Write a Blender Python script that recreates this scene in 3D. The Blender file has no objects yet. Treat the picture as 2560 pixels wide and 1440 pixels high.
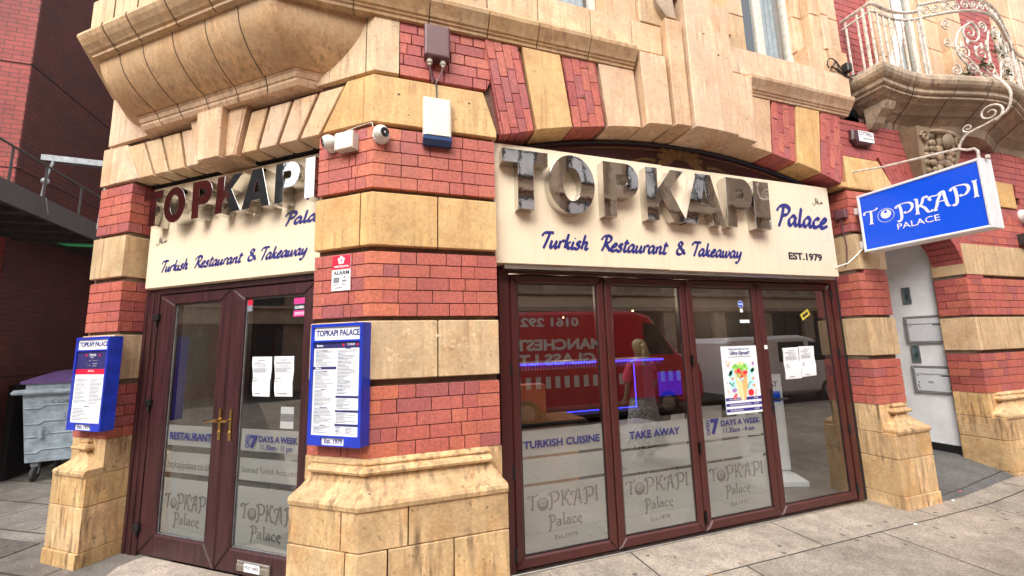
import bpy, bmesh, math, random
from math import radians, sin, cos, pi, atan2, hypot
from mathutils import Vector, Matrix

random.seed(7)
S = bpy.context.scene
C = bpy.context.collection

# ------------------------------------------------------------------ camera
cam_d = bpy.data.cameras.new("camera")
cam = bpy.data.objects.new("camera", cam_d)
C.objects.link(cam)
S.camera = cam
cam_d.sensor_width = 36.0
cam_d.lens = 0.8004 * 18.0
cam_d.clip_start = 0.05
cam_d.clip_end = 500.0
YAW, PIT, ROL = 0.3237, 0.1409, -0.0272
_f = Vector((sin(YAW) * cos(PIT), cos(YAW) * cos(PIT), sin(PIT)))
_r = Vector((cos(YAW), -sin(YAW), 0))
_u = _r.cross(_f)
_rr = cos(ROL) * _r + sin(ROL) * _u
_uu = -sin(ROL) * _r + cos(ROL) * _u
cam.matrix_world = Matrix((
    (_rr.x, _uu.x, -_f.x, 0.0), (_rr.y, _uu.y, -_f.y, -3.0), (_rr.z, _uu.z, -_f.z, 1.6), (0, 0, 0, 1)))

# ------------------------------------------------------------------ world, sun, exposure
SUN_EL, SUN_AZ = radians(46), radians(212)      # azimuth clockwise from +y
W = bpy.data.worlds.new("World")
S.world = W
W.use_nodes = True
wn = W.node_tree
sky = wn.nodes.new("ShaderNodeTexSky")
sky.sky_type = 'NISHITA'
sky.sun_disc = False
sky.sun_elevation = SUN_EL
sky.sun_rotation = SUN_AZ
sky.air_density = 1.0
sky.dust_density = 4.0
sky.ozone_density = 0.6
hs = wn.nodes.new("ShaderNodeHueSaturation")      # a veil of cloud takes the blue out of the sky
hs.inputs['Saturation'].default_value = 0.22
wn.links.new(sky.outputs[0], hs.inputs['Color'])
bg = wn.nodes["Background"]
wn.links.new(hs.outputs[0], bg.inputs[0])
bg.inputs[1].default_value = 0.15
sun_d = bpy.data.lights.new("sun", 'SUN')
sun_d.energy = 0.9
sun_d.angle = radians(55)
sun_d.color = (1.0, 0.95, 0.88)
sun = bpy.data.objects.new("sun", sun_d)
C.objects.link(sun)
_sd = Vector((sin(SUN_AZ) * cos(SUN_EL), cos(SUN_AZ) * cos(SUN_EL), sin(SUN_EL)))
sun.rotation_euler = (-_sd).to_track_quat('-Z', 'Y').to_euler()
sun.location = (0, -4, 18)
S.view_settings.view_transform = 'Standard'
S.view_settings.look = 'None'
S.view_settings.gamma = 1.0
S.view_settings.use_curve_mapping = False
S.view_settings.exposure = 1.32
S.cycles.max_bounces = 10
S.cycles.transparent_max_bounces = 12
S.cycles.use_denoising = True

# ------------------------------------------------------------------ frames
class Fr:
    def __init__(s, O, ux, n, uy=(0, 0, 1)):
        s.O = Vector(O); s.ux = Vector(ux); s.n = Vector(n); s.uy = Vector(uy)
    def __call__(s, u, v, w=0.0):
        return s.O + s.ux * u + s.uy * v + s.n * w

AL = -0.6553
A0 = Vector((-0.04, 0, 0))
LUX = Vector((cos(AL), sin(AL), 0)); LN = Vector((sin(AL), -cos(AL), 0))
R = Fr((0, 0, 0), (1, 0, 0), (0, -1, 0))          # street front: u = x, v = z, w = out of the wall
L = Fr(A0, LUX, LN)                               # chamfered corner front: u runs up to 0 at the corner
K = math.tan(-AL / 2)                             # how far a corner steps aside per metre of projection
GZ = -0.12                                        # pavement level

# ------------------------------------------------------------------ mesh collector
def sarea(p):
    return 0.5 * sum(p[i][0] * p[(i + 1) % len(p)][1] - p[(i + 1) % len(p)][0] * p[i][1] for i in range(len(p)))

def inset(p, d):
    n = len(p); s = 1 if sarea(p) > 0 else -1; out = []
    for i in range(n):
        a, b, c = Vector(p[i - 1]), Vector(p[i]), Vector(p[(i + 1) % n])
        e1 = (b - a); e2 = (c - b)
        if e1.length < 1e-7 or e2.length < 1e-7:
            out.append(tuple(b)); continue
        e1.normalize(); e2.normalize()
        n1 = Vector((-e1.y, e1.x)) * s; n2 = Vector((-e2.y, e2.x)) * s
        m = n1 + n2
        if m.length < 1e-4:
            out.append(tuple(b)); continue
        m.normalize()
        k = d / max(0.35, m.dot(n1))
        out.append((b.x + m.x * k, b.y + m.y * k))
    return out

class MB:
    def __init__(s):
        s.v = []; s.f = []; s.m = []; s.t = []; s.sm = []
    def add(s, vs, fs, mat=0, tint=(1, 1, 1), smooth=False):
        b = len(s.v); s.v += [tuple(x) for x in vs]
        for f in fs:
            s.f.append([b + i for i in f]); s.m.append(mat); s.t.append(tint); s.sm.append(smooth)
    def loft(s, rings, mat=0, tint=(1, 1, 1), cap=True, smooth=False, closed=True):
        n = len(rings[0]); vs = [p for r in rings for p in r]; fs = []
        for j in range(len(rings) - 1):
            for i in range(n if closed else n - 1):
                k = (i + 1) % n
                fs.append((j * n + i, j * n + k, (j + 1) * n + k, (j + 1) * n + i))
        s.add(vs, fs, mat, tint, smooth)
        if cap:
            b = len(s.v) - len(vs)
            s.f.append([b + i for i in range(n)]); s.m.append(mat); s.t.append(tint); s.sm.append(False)
            s.f.append([b + (len(rings) - 1) * n + i for i in range(n)]); s.m.append(mat); s.t.append(tint); s.sm.append(False)
    def prism(s, fr, poly, w0, w1, bev=0.003, mat=0, tint=(1, 1, 1)):
        """polygon in (u,v) of frame fr, thick from w0 to w1, softened front edge"""
        d = 1 if w1 > w0 else -1
        r = [[fr(u, v, w0) for u, v in poly]]
        if bev > 0:
            r.append([fr(u, v, w1 - d * bev) for u, v in poly])
            r.append([fr(u, v, w1) for u, v in inset(poly, bev)])
        else:
            r.append([fr(u, v, w1) for u, v in poly])
        s.loft(r, mat, tint)
    def rect(s, fr, u0, u1, v0, v1, w0, w1, bev=0.003, mat=0, tint=(1, 1, 1)):
        s.prism(fr, [(u0, v0), (u1, v0), (u1, v1), (u0, v1)], w0, w1, bev, mat, tint)
    def vprism(s, plan, z0, z1, bev=0.004, mat=0, tint=(1, 1, 1)):
        """plan polygon in world (x,y) run up from z0 to z1"""
        if bev > 0:
            q = inset(plan, bev)
            s.loft([[(x, y, z0) for x, y in q], [(x, y, z0 + bev) for x, y in plan],
                    [(x, y, z1 - bev) for x, y in plan], [(x, y, z1) for x, y in q]], mat, tint)
        else:
            s.loft([[(x, y, z0) for x, y in plan], [(x, y, z1) for x, y in plan]], mat, tint)
    def sheet(s, fr, poly, w, mat=0, tint=(1, 1, 1)):
        s.add([fr(u, v, w) for u, v in poly], [tuple(range(len(poly)))], mat, tint)
    def box(s, c, d, bev=0.0, mat=0, tint=(1, 1, 1), rz=0.0):
        hx, hy, hz = d[0] / 2, d[1] / 2, d[2] / 2
        pl = [(-hx, -hy), (hx, -hy), (hx, hy), (-hx, hy)]
        pl = [(c[0] + x * cos(rz) - y * sin(rz), c[1] + x * sin(rz) + y * cos(rz)) for x, y in pl]
        s.vprism(pl, c[2] - hz, c[2] + hz, bev, mat, tint)
    def tube(s, pts, r, n=8, mat=0, tint=(1, 1, 1), closed=False):
        pts = [Vector(p) for p in pts]; rings = []; N = len(pts)
        rad = r if isinstance(r, (list, tuple)) else [r] * N
        t0 = (pts[1] - pts[0]).normalized()
        a = Vector((0, 0, 1)) if abs(t0.z) < .9 else Vector((1, 0, 0))
        nx = t0.cross(a).normalized()
        for i, p in enumerate(pts):
            t = (pts[min(i + 1, N - 1)] - pts[max(i - 1, 0)])
            t = t.normalized() if t.length > 1e-9 else t0
            nx = (nx - t * nx.dot(t)).normalized()
            ny = t.cross(nx)
            rings.append([p + (nx * cos(2 * pi * k / n) + ny * sin(2 * pi * k / n)) * rad[i] for k in range(n)])
        s.loft(rings, mat, tint, cap=not closed, smooth=True)
    def lathe(s, O, ax, prof, n=24, mat=0, tint=(1, 1, 1)):
        """prof = [(distance along ax, radius)]"""
        ax = Vector(ax).normalized(); a = Vector((0, 0, 1)) if abs(ax.z) < .9 else Vector((1, 0, 0))
        nx = ax.cross(a).normalized(); ny = ax.cross(nx); O = Vector(O)
        s.loft([[O + ax * h + (nx * cos(2 * pi * k / n) + ny * sin(2 * pi * k / n)) * max(r, 1e-4) for k in range(n)] for h, r in prof],
               mat, tint, smooth=True)
    def disc(s, fr, u, v, r, w, n=20, mat=0, tint=(1, 1, 1), ry=None, rot=0.0):
        ry = ry or r
        P = []
        for k in range(n):
            a = 2 * pi * k / n; x, y = r * cos(a), ry * sin(a)
            P.append((u + x * cos(rot) - y * sin(rot), v + x * sin(rot) + y * cos(rot)))
        s.sheet(fr, P, w, mat, tint)
    def blob(s, c, r, n=10, m=7, mat=0, tint=(1, 1, 1)):
        rx, ry, rz = r if isinstance(r, (tuple, list)) else (r, r, r)
        s.loft([[(c[0] + rx * sin(pi * j / m) * cos(2 * pi * k / n) + 0.0, c[1] + ry * sin(pi * j / m) * sin(2 * pi * k / n),
                  c[2] - rz * cos(pi * j / m)) for k in range(n)] for j in range(m + 1)], mat, tint, smooth=True)
    def bricks(s, fr, poly, w0, w1, row=.094, seq=(.235, .112), gap=.006, ang=0.0, org=(0, 0), pal=None, bev=.0025, mat=0, off=.5, skip=None):
        """real bricks laid in courses over a convex polygon, each cut to its outline"""
        ca, sa = cos(ang), sin(ang)
        loc = [((u - org[0]) * ca + (v - org[1]) * sa, -(u - org[0]) * sa + (v - org[1]) * ca) for u, v in poly]
        x0 = min(p[0] for p in loc); x1 = max(p[0] for p in loc); y0 = min(p[1] for p in loc); y1 = max(p[1] for p in loc)
        if sarea(loc) < 0: loc = loc[::-1]
        r = math.floor(y0 / row + 1e-4)
        while r * row < y1 - 1e-4:
            x = x0 - (r * 37 % 11) / 11 * seq[0]; k = r % len(seq)
            if off == 0: x = x0
            while x < x1:
                ln = seq[k % len(seq)] * random.uniform(.96, 1.04) if off else seq[k % len(seq)]
                k += 1
                q = [(x + gap / 2, r * row + gap / 2), (x + ln - gap / 2, r * row + gap / 2), (x + ln - gap / 2, (r + 1) * row - gap / 2), (x + gap / 2, (r + 1) * row - gap / 2)]
                x += ln
                q = clip(q, loc)
                if len(q) < 3 or abs(sarea(q)) < 4e-4: continue
                q = [(org[0] + a * ca - b * sa + random.uniform(-.0014, .0014), org[1] + a * sa + b * ca + random.uniform(-.0014, .0014)) for a, b in q]
                cx = sum(a for a, b in q) / len(q); cy = sum(b for a, b in q) / len(q)
                if skip and skip(cx, cy): continue
                s.prism(fr, q, w0, w1 + random.uniform(-.0015, .0015), bev, mat, random.choice(pal or BRICKS))
            r += 1
    def build(s, name, mats, parent=None, angle=40):
        me = bpy.data.meshes.new(name)
        me.from_pydata(s.v, [], s.f)
        for m in (mats if isinstance(mats, (list, tuple)) else [mats]):
            me.materials.append(m)
        me.polygons.foreach_set('material_index', s.m)
        me.polygons.foreach_set('use_smooth', s.sm)
        col = me.color_attributes.new('tint', 'FLOAT_COLOR', 'CORNER')
        buf = []
        for f, t in zip(s.f, s.t):
            buf += [t[0], t[1], t[2], 1.0] * len(f)
        col.data.foreach_set('color', buf)
        bm = bmesh.new(); bm.from_mesh(me)
        bmesh.ops.recalc_face_normals(bm, faces=bm.faces)
        bm.to_mesh(me); bm.free()
        if any(s.sm):
            me.set_sharp_from_angle(angle=radians(angle))
        o = bpy.data.objects.new(name, me)
        C.objects.link(o)
        if parent is not None:
            attach(o, parent)
        return o

WM = {}
def attach(o, p):
    o.parent = p
    o.matrix_parent_inverse = WM.get(p.name, Matrix.Identity(4)).inverted()

def clip(q, P):
    """Sutherland-Hodgman: polygon q cut by convex counter-clockwise P"""
    for i in range(len(P)):
        a, b = P[i], P[(i + 1) % len(P)]; out = []
        def side(p): return (b[0] - a[0]) * (p[1] - a[1]) - (b[1] - a[1]) * (p[0] - a[0])
        for j in range(len(q)):
            c, d = q[j], q[(j + 1) % len(q)]; sc, sd = side(c), side(d)
            if sc >= 0: out.append(c)
            if (sc >= 0) != (sd >= 0):
                t = sc / (sc - sd); out.append((c[0] + (d[0] - c[0]) * t, c[1] + (d[1] - c[1]) * t))
        q = out
        if len(q) < 3: return []
    return q

def thing(name, label, cat, loc=(0, 0, 0), group=None):
    o = bpy.data.objects.new(name, None); C.objects.link(o)
    o.location = loc; o.empty_display_size = .2
    o['label'] = label; o['category'] = cat
    if group: o['group'] = group
    WM[o.name] = Matrix.Translation(loc)
    return o
def tag(o, label, cat, group=None):
    o['label'] = label; o['category'] = cat
    if group: o['group'] = group
    return o
def struct(o):
    o['kind'] = 'structure'; return o

# ------------------------------------------------------------------ lettering
def curve_mesh(cu):
    o = bpy.data.objects.new("lettering_source", cu)
    C.objects.link(o)
    dg = bpy.context.evaluated_depsgraph_get()
    me = bpy.data.meshes.new_from_object(o.evaluated_get(dg))
    vs = [tuple(v.co) for v in me.vertices]; fs = [tuple(p.vertices) for p in me.polygons]
    bpy.data.meshes.remove(me); bpy.data.objects.remove(o); bpy.data.curves.remove(cu)
    return vs, fs

_tc = {}
def text_geo(body, bold=0.0, space=1.0, res=3):
    k = (body, bold, space)
    if k not in _tc:
        cu = bpy.data.curves.new("lettering_source", 'FONT')
        cu.body = body; cu.size = 1.0; cu.offset = bold; cu.space_character = space
        cu.resolution_u = res; cu.fill_mode = 'FRONT'
        _tc[k] = curve_mesh(cu)
    return _tc[k]

def write(mb, fr, body, u0, u1, v0, v1, w, bold=0.02, mat=0, tint=(1, 1, 1), space=1.0, shear=0.0, rot90=False, mirror=False):
    """fit the words into u0..u1 and the capitals into v0..v1 of frame fr"""
    vs, fs = text_geo(body, bold, space)
    if not vs: return
    a = min(p[0] for p in vs); b = max(p[0] for p in vs); c = min(p[1] for p in vs); d = max(p[1] for p in vs)
    desc = any(ch in 'gjpqy,Q&' for ch in body)
    out = []
    lo = 0.0 if desc else c
    hi = d
    for x, y, z in vs:
        X = (x - a) / (b - a); Y = (y - lo) / (hi - lo)
        if rot90: X, Y = 1 - Y, X
        X = X + shear * Y * (v1 - v0) / (u1 - u0)
        if mirror: X = 1 - X
        out.append(fr(u0 + X * (u1 - u0), v0 + Y * (v1 - v0), w))
    mb.add(out, fs, mat, tint)

def catmull(p, n=6):
    if len(p) < 3: return [tuple(Vector(p[0]).lerp(Vector(p[1]), i / n)) for i in range(n + 1)]
    q = [p[0]] + list(p) + [p[-1]]; out = []
    for i in range(1, len(q) - 2):
        for k in range(n):
            t = k / n; t2 = t * t; t3 = t2 * t
            out.append(tuple(.5 * (2 * q[i][j] + (q[i + 1][j] - q[i - 1][j]) * t + (2 * q[i - 1][j] - 5 * q[i][j] + 4 * q[i + 1][j] - q[i + 2][j]) * t2
                                   + (3 * q[i][j] - q[i - 1][j] - 3 * q[i + 1][j] + q[i + 2][j]) * t3) for j in range(2)))
    out.append(tuple(p[-1]))
    return out

def ribbon(mb, fr, pts, wmin, wmax, w, nib=radians(40), mat=0, tint=(1, 1, 1)):
    n = len(pts); A = []; B = []
    for i in range(n):
        a = pts[max(i - 1, 0)]; b = pts[min(i + 1, n - 1)]
        dx, dy = b[0] - a[0], b[1] - a[1]; ln = hypot(dx, dy) or 1e-9
        th = atan2(dy, dx)
        h = .5 * (wmin + (wmax - wmin) * abs(sin(th - nib)))
        if i in (0, n - 1): h *= .55
        A.append((pts[i][0] - dy / ln * h, pts[i][1] + dx / ln * h)); B.append((pts[i][0] + dy / ln * h, pts[i][1] - dx / ln * h))
    vs = []; fs = []
    for i in range(n):
        ww = w + .0004 * i / n
        vs += [fr(A[i][0], A[i][1], ww), fr(B[i][0], B[i][1], ww)]
    for i in range(n - 1): fs.append((2 * i, 2 * i + 1, 2 * i + 3, 2 * i + 2))
    mb.add(vs, fs, mat, tint)

BRUSH = {
 'a': (.60, [[(.42, .42), (.25, .5), (.06, .3), (.08, .05), (.22, .02), (.4, .28), (.45, .5)], [(.45, .5), (.42, .15), (.5, .0), (.64, .12)]]),
 'c': (.48, [[(.4, .4), (.28, .5), (.08, .32), (.1, .05), (.25, 0), (.5, .14)]]),
 'e': (.50, [[(.08, .22), (.32, .32), (.36, .46), (.24, .5), (.08, .32), (.1, .05), (.25, 0), (.52, .14)]]),
 'l': (.34, [[(.12, 1.0), (.1, .5), (.1, .12), (.18, .0), (.36, .12)]]),
 'k': (.52, [[(.12, 1.0), (.1, .5), (.08, 0)], [(.42, .48), (.1, .22), (.24, .2), (.36, 0), (.54, .1)]]),
 'r': (.44, [[(.1, .5), (.08, .25), (.08, .0)], [(.08, .25), (.2, .46), (.34, .5), (.4, .4)]]),
 'u': (.60, [[(.08, .5), (.07, .12), (.17, 0), (.34, .2), (.42, .5)], [(.42, .5), (.41, .12), (.5, 0), (.64, .12)]]),
 'i': (.30, [[(.1, .5), (.08, .12), (.16, 0), (.32, .12)], [(.12, .68), (.16, .74)]]),
 's': (.44, [[(.36, .42), (.22, .5), (.1, .38), (.3, .18), (.26, .03), (.12, 0), (.0, .08)]]),
 'h': (.58, [[(.12, 1.0), (.1, .5), (.08, 0)], [(.09, .25), (.25, .47), (.38, .42), (.37, .12), (.45, 0), (.6, .12)]]),
 't': (.38, [[(.17, .85), (.13, .45), (.12, .1), (.22, 0), (.38, .12)], [(.0, .58), (.2, .6), (.38, .62)]]),
 'n': (.58, [[(.09, .5), (.08, .25), (.07, 0)], [(.09, .25), (.25, .47), (.38, .42), (.37, .12), (.45, 0), (.6, .12)]]),
 'w': (.76, [[(.06, .5), (.07, .1), (.18, 0), (.32, .2), (.37, .48)], [(.37, .48), (.38, .1), (.48, 0), (.64, .25), (.66, .5)]]),
 'y': (.56, [[(.08, .5), (.09, .14), (.2, .05), (.38, .3), (.44, .5)], [(.44, .5), (.42, .1), (.34, -.25), (.18, -.4), (.04, -.32)]]),
 'T': (.62, [[(-.1, .72), (.0, .95), (.3, 1.0), (.68, 1.0)], [(.4, .98), (.33, .4), (.24, -.08)]]),
 'P': (.70, [[(-.06, .7), (.08, .95), (.4, 1.04), (.68, .88), (.6, .58), (.22, .46)], [(.32, 1.0), (.28, .4), (.16, -.14)]]),
 'R': (.80, [[(-.06, .7), (.08, .95), (.4, 1.04), (.66, .88), (.58, .6), (.25, .5)], [(.32, 1.0), (.28, .4), (.16, -.05)], [(.3, .5), (.5, .3), (.8, -.02)]]),
 '&': (.72, [[(.72, .0), (.45, .4), (.2, .75), (.3, .98), (.48, .9), (.42, .68), (.1, .35), (.1, .05), (.34, .0), (.56, .22), (.66, .42)]]),
 ' ': (.34, []),
}
FANCY = {
 'T': (.62, [[(-.06, .72), (.0, .9), (.12, .92), (.5, .9), (.64, 1.02)], [(.3, .9), (.29, .4), (.24, 0)], [(.16, .0), (.26, .03), (.36, .0)]]),
 'O': (.78, [[(.38 + .36 * cos(a), .36 + .36 * sin(a)) for a in [2 * pi * k / 20 for k in range(21)]]]),
 'P': (.78, [[(.0, .8), (.06, .94), (.18, .9), (.22, .5), (.2, .05), (.1, -.14), (.02, -.06)], [(.05, .96), (.3, 1.02), (.62, .96), (.72, .7), (.6, .42), (.42, .34), (.36, .44)]]),
 'K': (.78, [[(.08, 1.0), (.2, .96), (.19, .5), (.16, .0)], [(.06, .0), (.18, .02), (.26, .0)], [(.2, .42), (.4, .62), (.5, .95), (.62, 1.02), (.68, .9)], [(.3, .54), (.5, .3), (.62, .0), (.74, -.04), (.82, .06)]]),
 'A': (.95, [[(.12, .62), (.04, .72), (.12, .86), (.36, .84), (.6, 1.0), (.64, .6), (.7, .05), (.82, -.02)], [(.52, .9), (.36, .5), (.3, .2), (.2, -.1), (.3, -.08)], [(.32, .36), (.5, .4), (.66, .38)]]),
 'I': (.32, [[(.06, 1.0), (.16, .97), (.26, 1.0)], [(.16, .97), (.16, .5), (.14, .0)], [(.04, .0), (.15, .03), (.24, .0)]]),
 'p': (.62, [[(.0, .78), (.06, .92), (.16, .88), (.18, .4), (.1, -.3), (.0, -.26)], [(.06, .94), (.3, .98), (.52, .8), (.5, .5), (.32, .34), (.2, .42)]]),
 'a': (.52, [[(.06, .44), (.2, .52), (.36, .44), (.36, .1), (.46, .0)], [(.36, .32), (.14, .3), (.06, .12), (.16, .0), (.36, .12)]]),
 'l': (.3, [[(.06, .96), (.14, .98), (.14, .5), (.14, .1), (.26, .0)]]),
 'c': (.46, [[(.38, .42), (.24, .52), (.08, .34), (.08, .12), (.22, .0), (.4, .08)]]),
 'e': (.48, [[(.1, .24), (.34, .3), (.34, .46), (.22, .52), (.08, .34), (.08, .12), (.22, .0), (.36, -.06), (.3, -.16)]]),
 ' ': (.3, []),
}
def script(mb, fr, body, font, u0, u1, v0, cap, w, wmin, wmax, shear=0.0, track=1.0, mat=0, tint=(1, 1, 1), nib=radians(40), sub=6):
    """hand-drawn lettering: strokes from the tables above, fitted to u0..u1"""
    tot = sum(font[ch][0] for ch in body) * track
    sx = (u1 - u0) / tot; x = 0.0; k = 0
    for ch in body:
        adv, st = font[ch]
        for p in st:
            pts = [(u0 + (x + q[0]) * sx + shear * q[1] * cap, v0 + q[1] * cap) for q in catmull(p, sub)]
            ribbon(mb, fr, pts, wmin, wmax, w + .0003 * (k % 5), nib, mat, tint); k += 1
        x += adv * track
def rules(mb, fr, u0, u1, v0, v1, w, n, mat=0, tint=(1, 1, 1), fill=.5, seed=1, lo=.45):
    """lines of print too small to read"""
    rnd = random.Random(seed); h = (v1 - v0) / n
    for i in range(n):
        ln = (u1 - u0) * rnd.uniform(lo, 1.0); v = v1 - (i + .5) * h
        mb.sheet(fr, [(u0, v - h * fill / 2), (u0 + ln, v - h * fill / 2), (u0 + ln, v + h * fill / 2), (u0, v + h * fill / 2)], w, mat, tint)

# ------------------------------------------------------------------ materials
def mat_new(name):
    m = bpy.data.materials.new(name); m.use_nodes = True
    nt = m.node_tree
    return m, nt, nt.nodes["Principled BSDF"]
def N(nt, t, **kw):
    n = nt.nodes.new(t)
    for k, v in kw.items():
        if k in n.inputs.keys(): n.inputs[k].default_value = v
        else: setattr(n, k, v)
    return n
def plain(name, col, rough=.5, metal=0.0, noise=.12, scale=14.0, bump=0.0, spec=.5, emit=None, es=1.0, bscale=60.0, coat=0.0):
    m, nt, p = mat_new(name)
    p.inputs['Roughness'].default_value = rough
    p.inputs['Metallic'].default_value = metal
    p.inputs['Specular IOR Level'].default_value = spec
    p.inputs['Coat Weight'].default_value = coat
    tc = N(nt, "ShaderNodeTexCoord")
    nz = N(nt, "ShaderNodeTexNoise", Scale=scale, Detail=5.0, Roughness=.6)
    nt.links.new(tc.outputs['Object'], nz.inputs['Vector'])
    mx = N(nt, "ShaderNodeMix", data_type='RGBA', blend_type='MULTIPLY')
    mx.inputs['Factor'].default_value = 1.0
    at = N(nt, "ShaderNodeVertexColor", layer_name='tint')
    m2 = N(nt, "ShaderNodeMix", data_type='RGBA', blend_type='MULTIPLY'); m2.inputs['Factor'].default_value = 1.0
    m2.inputs[6].default_value = (*col, 1)
    nt.links.new(at.outputs['Color'], m2.inputs[7])
    mr = N(nt, "ShaderNodeMapRange"); mr.inputs['From Min'].default_value = .3; mr.inputs['From Max'].default_value = .7
    mr.inputs['To Min'].default_value = 1 - noise; mr.inputs['To Max'].default_value = 1 + noise
    nt.links.new(nz.outputs[0], mr.inputs[0])
    nt.links.new(m2.outputs[2], mx.inputs[6]); nt.links.new(mr.outputs[0], mx.inputs[7])
    nt.links.new(mx.outputs[2], p.inputs['Base Color'])
    if bump:
        nb = N(nt, "ShaderNodeTexNoise", Scale=bscale, Detail=4.0)
        nt.links.new(tc.outputs['Object'], nb.inputs['Vector'])
        b = N(nt, "ShaderNodeBump", Strength=bump, Distance=.01)
        nt.links.new(nb.outputs[0], b.inputs['Height']); nt.links.new(b.outputs[0], p.inputs['Normal'])
    if emit:
        p.inputs['Emission Color'].default_value = (*emit, 1); p.inputs['Emission Strength'].default_value = es
    return m

def masonry(name, mott=.22, ochre=.35, streak=.35, speck=.5, rough=.62, dirt=(.16, .09, .05), bump=.25, dark=.35, sscale=.55, bigs=2.2):
    """tinted per block, mottled, rain-streaked and speckled"""
    m, nt, p = mat_new(name); lk = nt.links.new
    p.inputs['Roughness'].default_value = rough
    tc = N(nt, "ShaderNodeTexCoord"); at = N(nt, "ShaderNodeVertexColor", layer_name='tint')
    n1 = N(nt, "ShaderNodeTexNoise", Scale=bigs, Detail=6.0, Roughness=.62)
    n2 = N(nt, "ShaderNodeTexNoise", Scale=45.0, Detail=4.0, Roughness=.7)
    n3 = N(nt, "ShaderNodeTexNoise", Scale=1.0, Detail=5.0, Roughness=.6)
    mp = N(nt, "ShaderNodeMapping"); mp.inputs['Scale'].default_value = (22, 22, sscale)
    for n in (n1, n2): lk(tc.outputs['Object'], n.inputs['Vector'])
    lk(tc.outputs['Object'], mp.inputs['Vector']); lk(mp.outputs[0], n3.inputs['Vector'])
    def rng(src, a, b, c, d):
        r = N(nt, "ShaderNodeMapRange"); r.inputs['From Min'].default_value = a; r.inputs['From Max'].default_value = b
        r.inputs['To Min'].default_value = c; r.inputs['To Max'].default_value = d; lk(src, r.inputs[0]); return r.outputs[0]
    mul = N(nt, "ShaderNodeMix", data_type='RGBA', blend_type='MULTIPLY'); mul.inputs['Factor'].default_value = 1.0
    lk(at.outputs['Color'], mul.inputs[6]); lk(rng(n1.outputs[0], .3, .7, 1 - mott, 1 + mott), mul.inputs[7])
    mul2 = N(nt, "ShaderNodeMix", data_type='RGBA', blend_type='MULTIPLY'); mul2.inputs['Factor'].default_value = 1.0
    lk(mul.outputs[2], mul2.inputs[6]); lk(rng(n2.outputs[0], .3, .7, 1 - speck * .3, 1 + speck * .3), mul2.inputs[7])
    oc = N(nt, "ShaderNodeTexNoise", Scale=4.3, Detail=7.0, Roughness=.7); lk(tc.outputs['Object'], oc.inputs['Vector'])
    of = N(nt, "ShaderNodeMath", operation='MULTIPLY'); lk(rng(oc.outputs[0], .46, .72, 0, 1), of.inputs[0]); of.inputs[1].default_value = ochre
    mo = N(nt, "ShaderNodeMix", data_type='RGBA', blend_type='MULTIPLY'); lk(of.outputs[0], mo.inputs['Factor']); lk(mul2.outputs[2], mo.inputs[6]); mo.inputs[7].default_value = (.80, .58, .38, 1)
    mul2 = mo
    # run-off stains
    st = N(nt, "ShaderNodeMath", operation='MULTIPLY')
    lk(rng(n3.outputs[0], .46, .68, 0, 1), st.inputs[0]); lk(rng(n1.outputs[0], .40, .56, 0, 1), st.inputs[1])
    sf = N(nt, "ShaderNodeMath", operation='MULTIPLY'); lk(st.outputs[0], sf.inputs[0]); sf.inputs[1].default_value = streak
    mx = N(nt, "ShaderNodeMix", data_type='RGBA'); lk(sf.outputs[0], mx.inputs['Factor'])
    lk(mul2.outputs[2], mx.inputs[6]); mx.inputs[7].default_value = (*dirt, 1)
    # small dark pits and soot specks
    vo = N(nt, "ShaderNodeTexNoise", Scale=26.0, Detail=9.0, Roughness=.72)
    lk(tc.outputs['Object'], vo.inputs['Vector'])
    pf = N(nt, "ShaderNodeMath", operation='MULTIPLY'); lk(rng(vo.outputs[0], .60, .67, 0, 1), pf.inputs[0]); pf.inputs[1].default_value = dark
    mx2 = N(nt, "ShaderNodeMix", data_type='RGBA'); lk(pf.outputs[0], mx2.inputs['Factor'])
    lk(mx.outputs[2], mx2.inputs[6]); mx2.inputs[7].default_value = (dirt[0] * .6, dirt[1] * .6, dirt[2] * .6, 1)
    lk(mx2.outputs[2], p.inputs['Base Color'])
    b = N(nt, "ShaderNodeBump", Strength=bump, Distance=.006)
    ad = N(nt, "ShaderNodeMath", operation='ADD'); lk(n2.outputs[0], ad.inputs[0]); lk(vo.outputs[0], ad.inputs[1])
    lk(ad.outputs[0], b.inputs['Height']); lk(b.outputs[0], p.inputs['Normal'])
    lk(rng(n1.outputs[0], .3, .7, rough - .12, rough + .12), p.inputs['Roughness'])
    return m

def woodgrain(name, a, b, rough=.38):
    m, nt, p = mat_new(name); lk = nt.links.new
    tc = N(nt, "ShaderNodeTexCoord"); mp = N(nt, "ShaderNodeMapping"); mp.inputs['Scale'].default_value = (60, 60, 2.0)
    nz = N(nt, "ShaderNodeTexNoise", Scale=1.0, Detail=6.0, Roughness=.65)
    lk(tc.outputs['Object'], mp.inputs['Vector']); lk(mp.outputs[0], nz.inputs['Vector'])
    cr = N(nt, "ShaderNodeValToRGB"); cr.color_ramp.elements[0].position = .38; cr.color_ramp.elements[1].position = .64
    cr.color_ramp.elements[0].color = (*a, 1); cr.color_ramp.elements[1].color = (*b, 1)
    lk(nz.outputs[0], cr.inputs[0]); lk(cr.outputs[0], p.inputs['Base Color'])
    p.inputs['Roughness'].default_value = rough
    bp = N(nt, "ShaderNodeBump", Strength=.25, Distance=.003); lk(nz.outputs[0], bp.inputs['Height']); lk(bp.outputs[0], p.inputs['Normal'])
    return m

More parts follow.
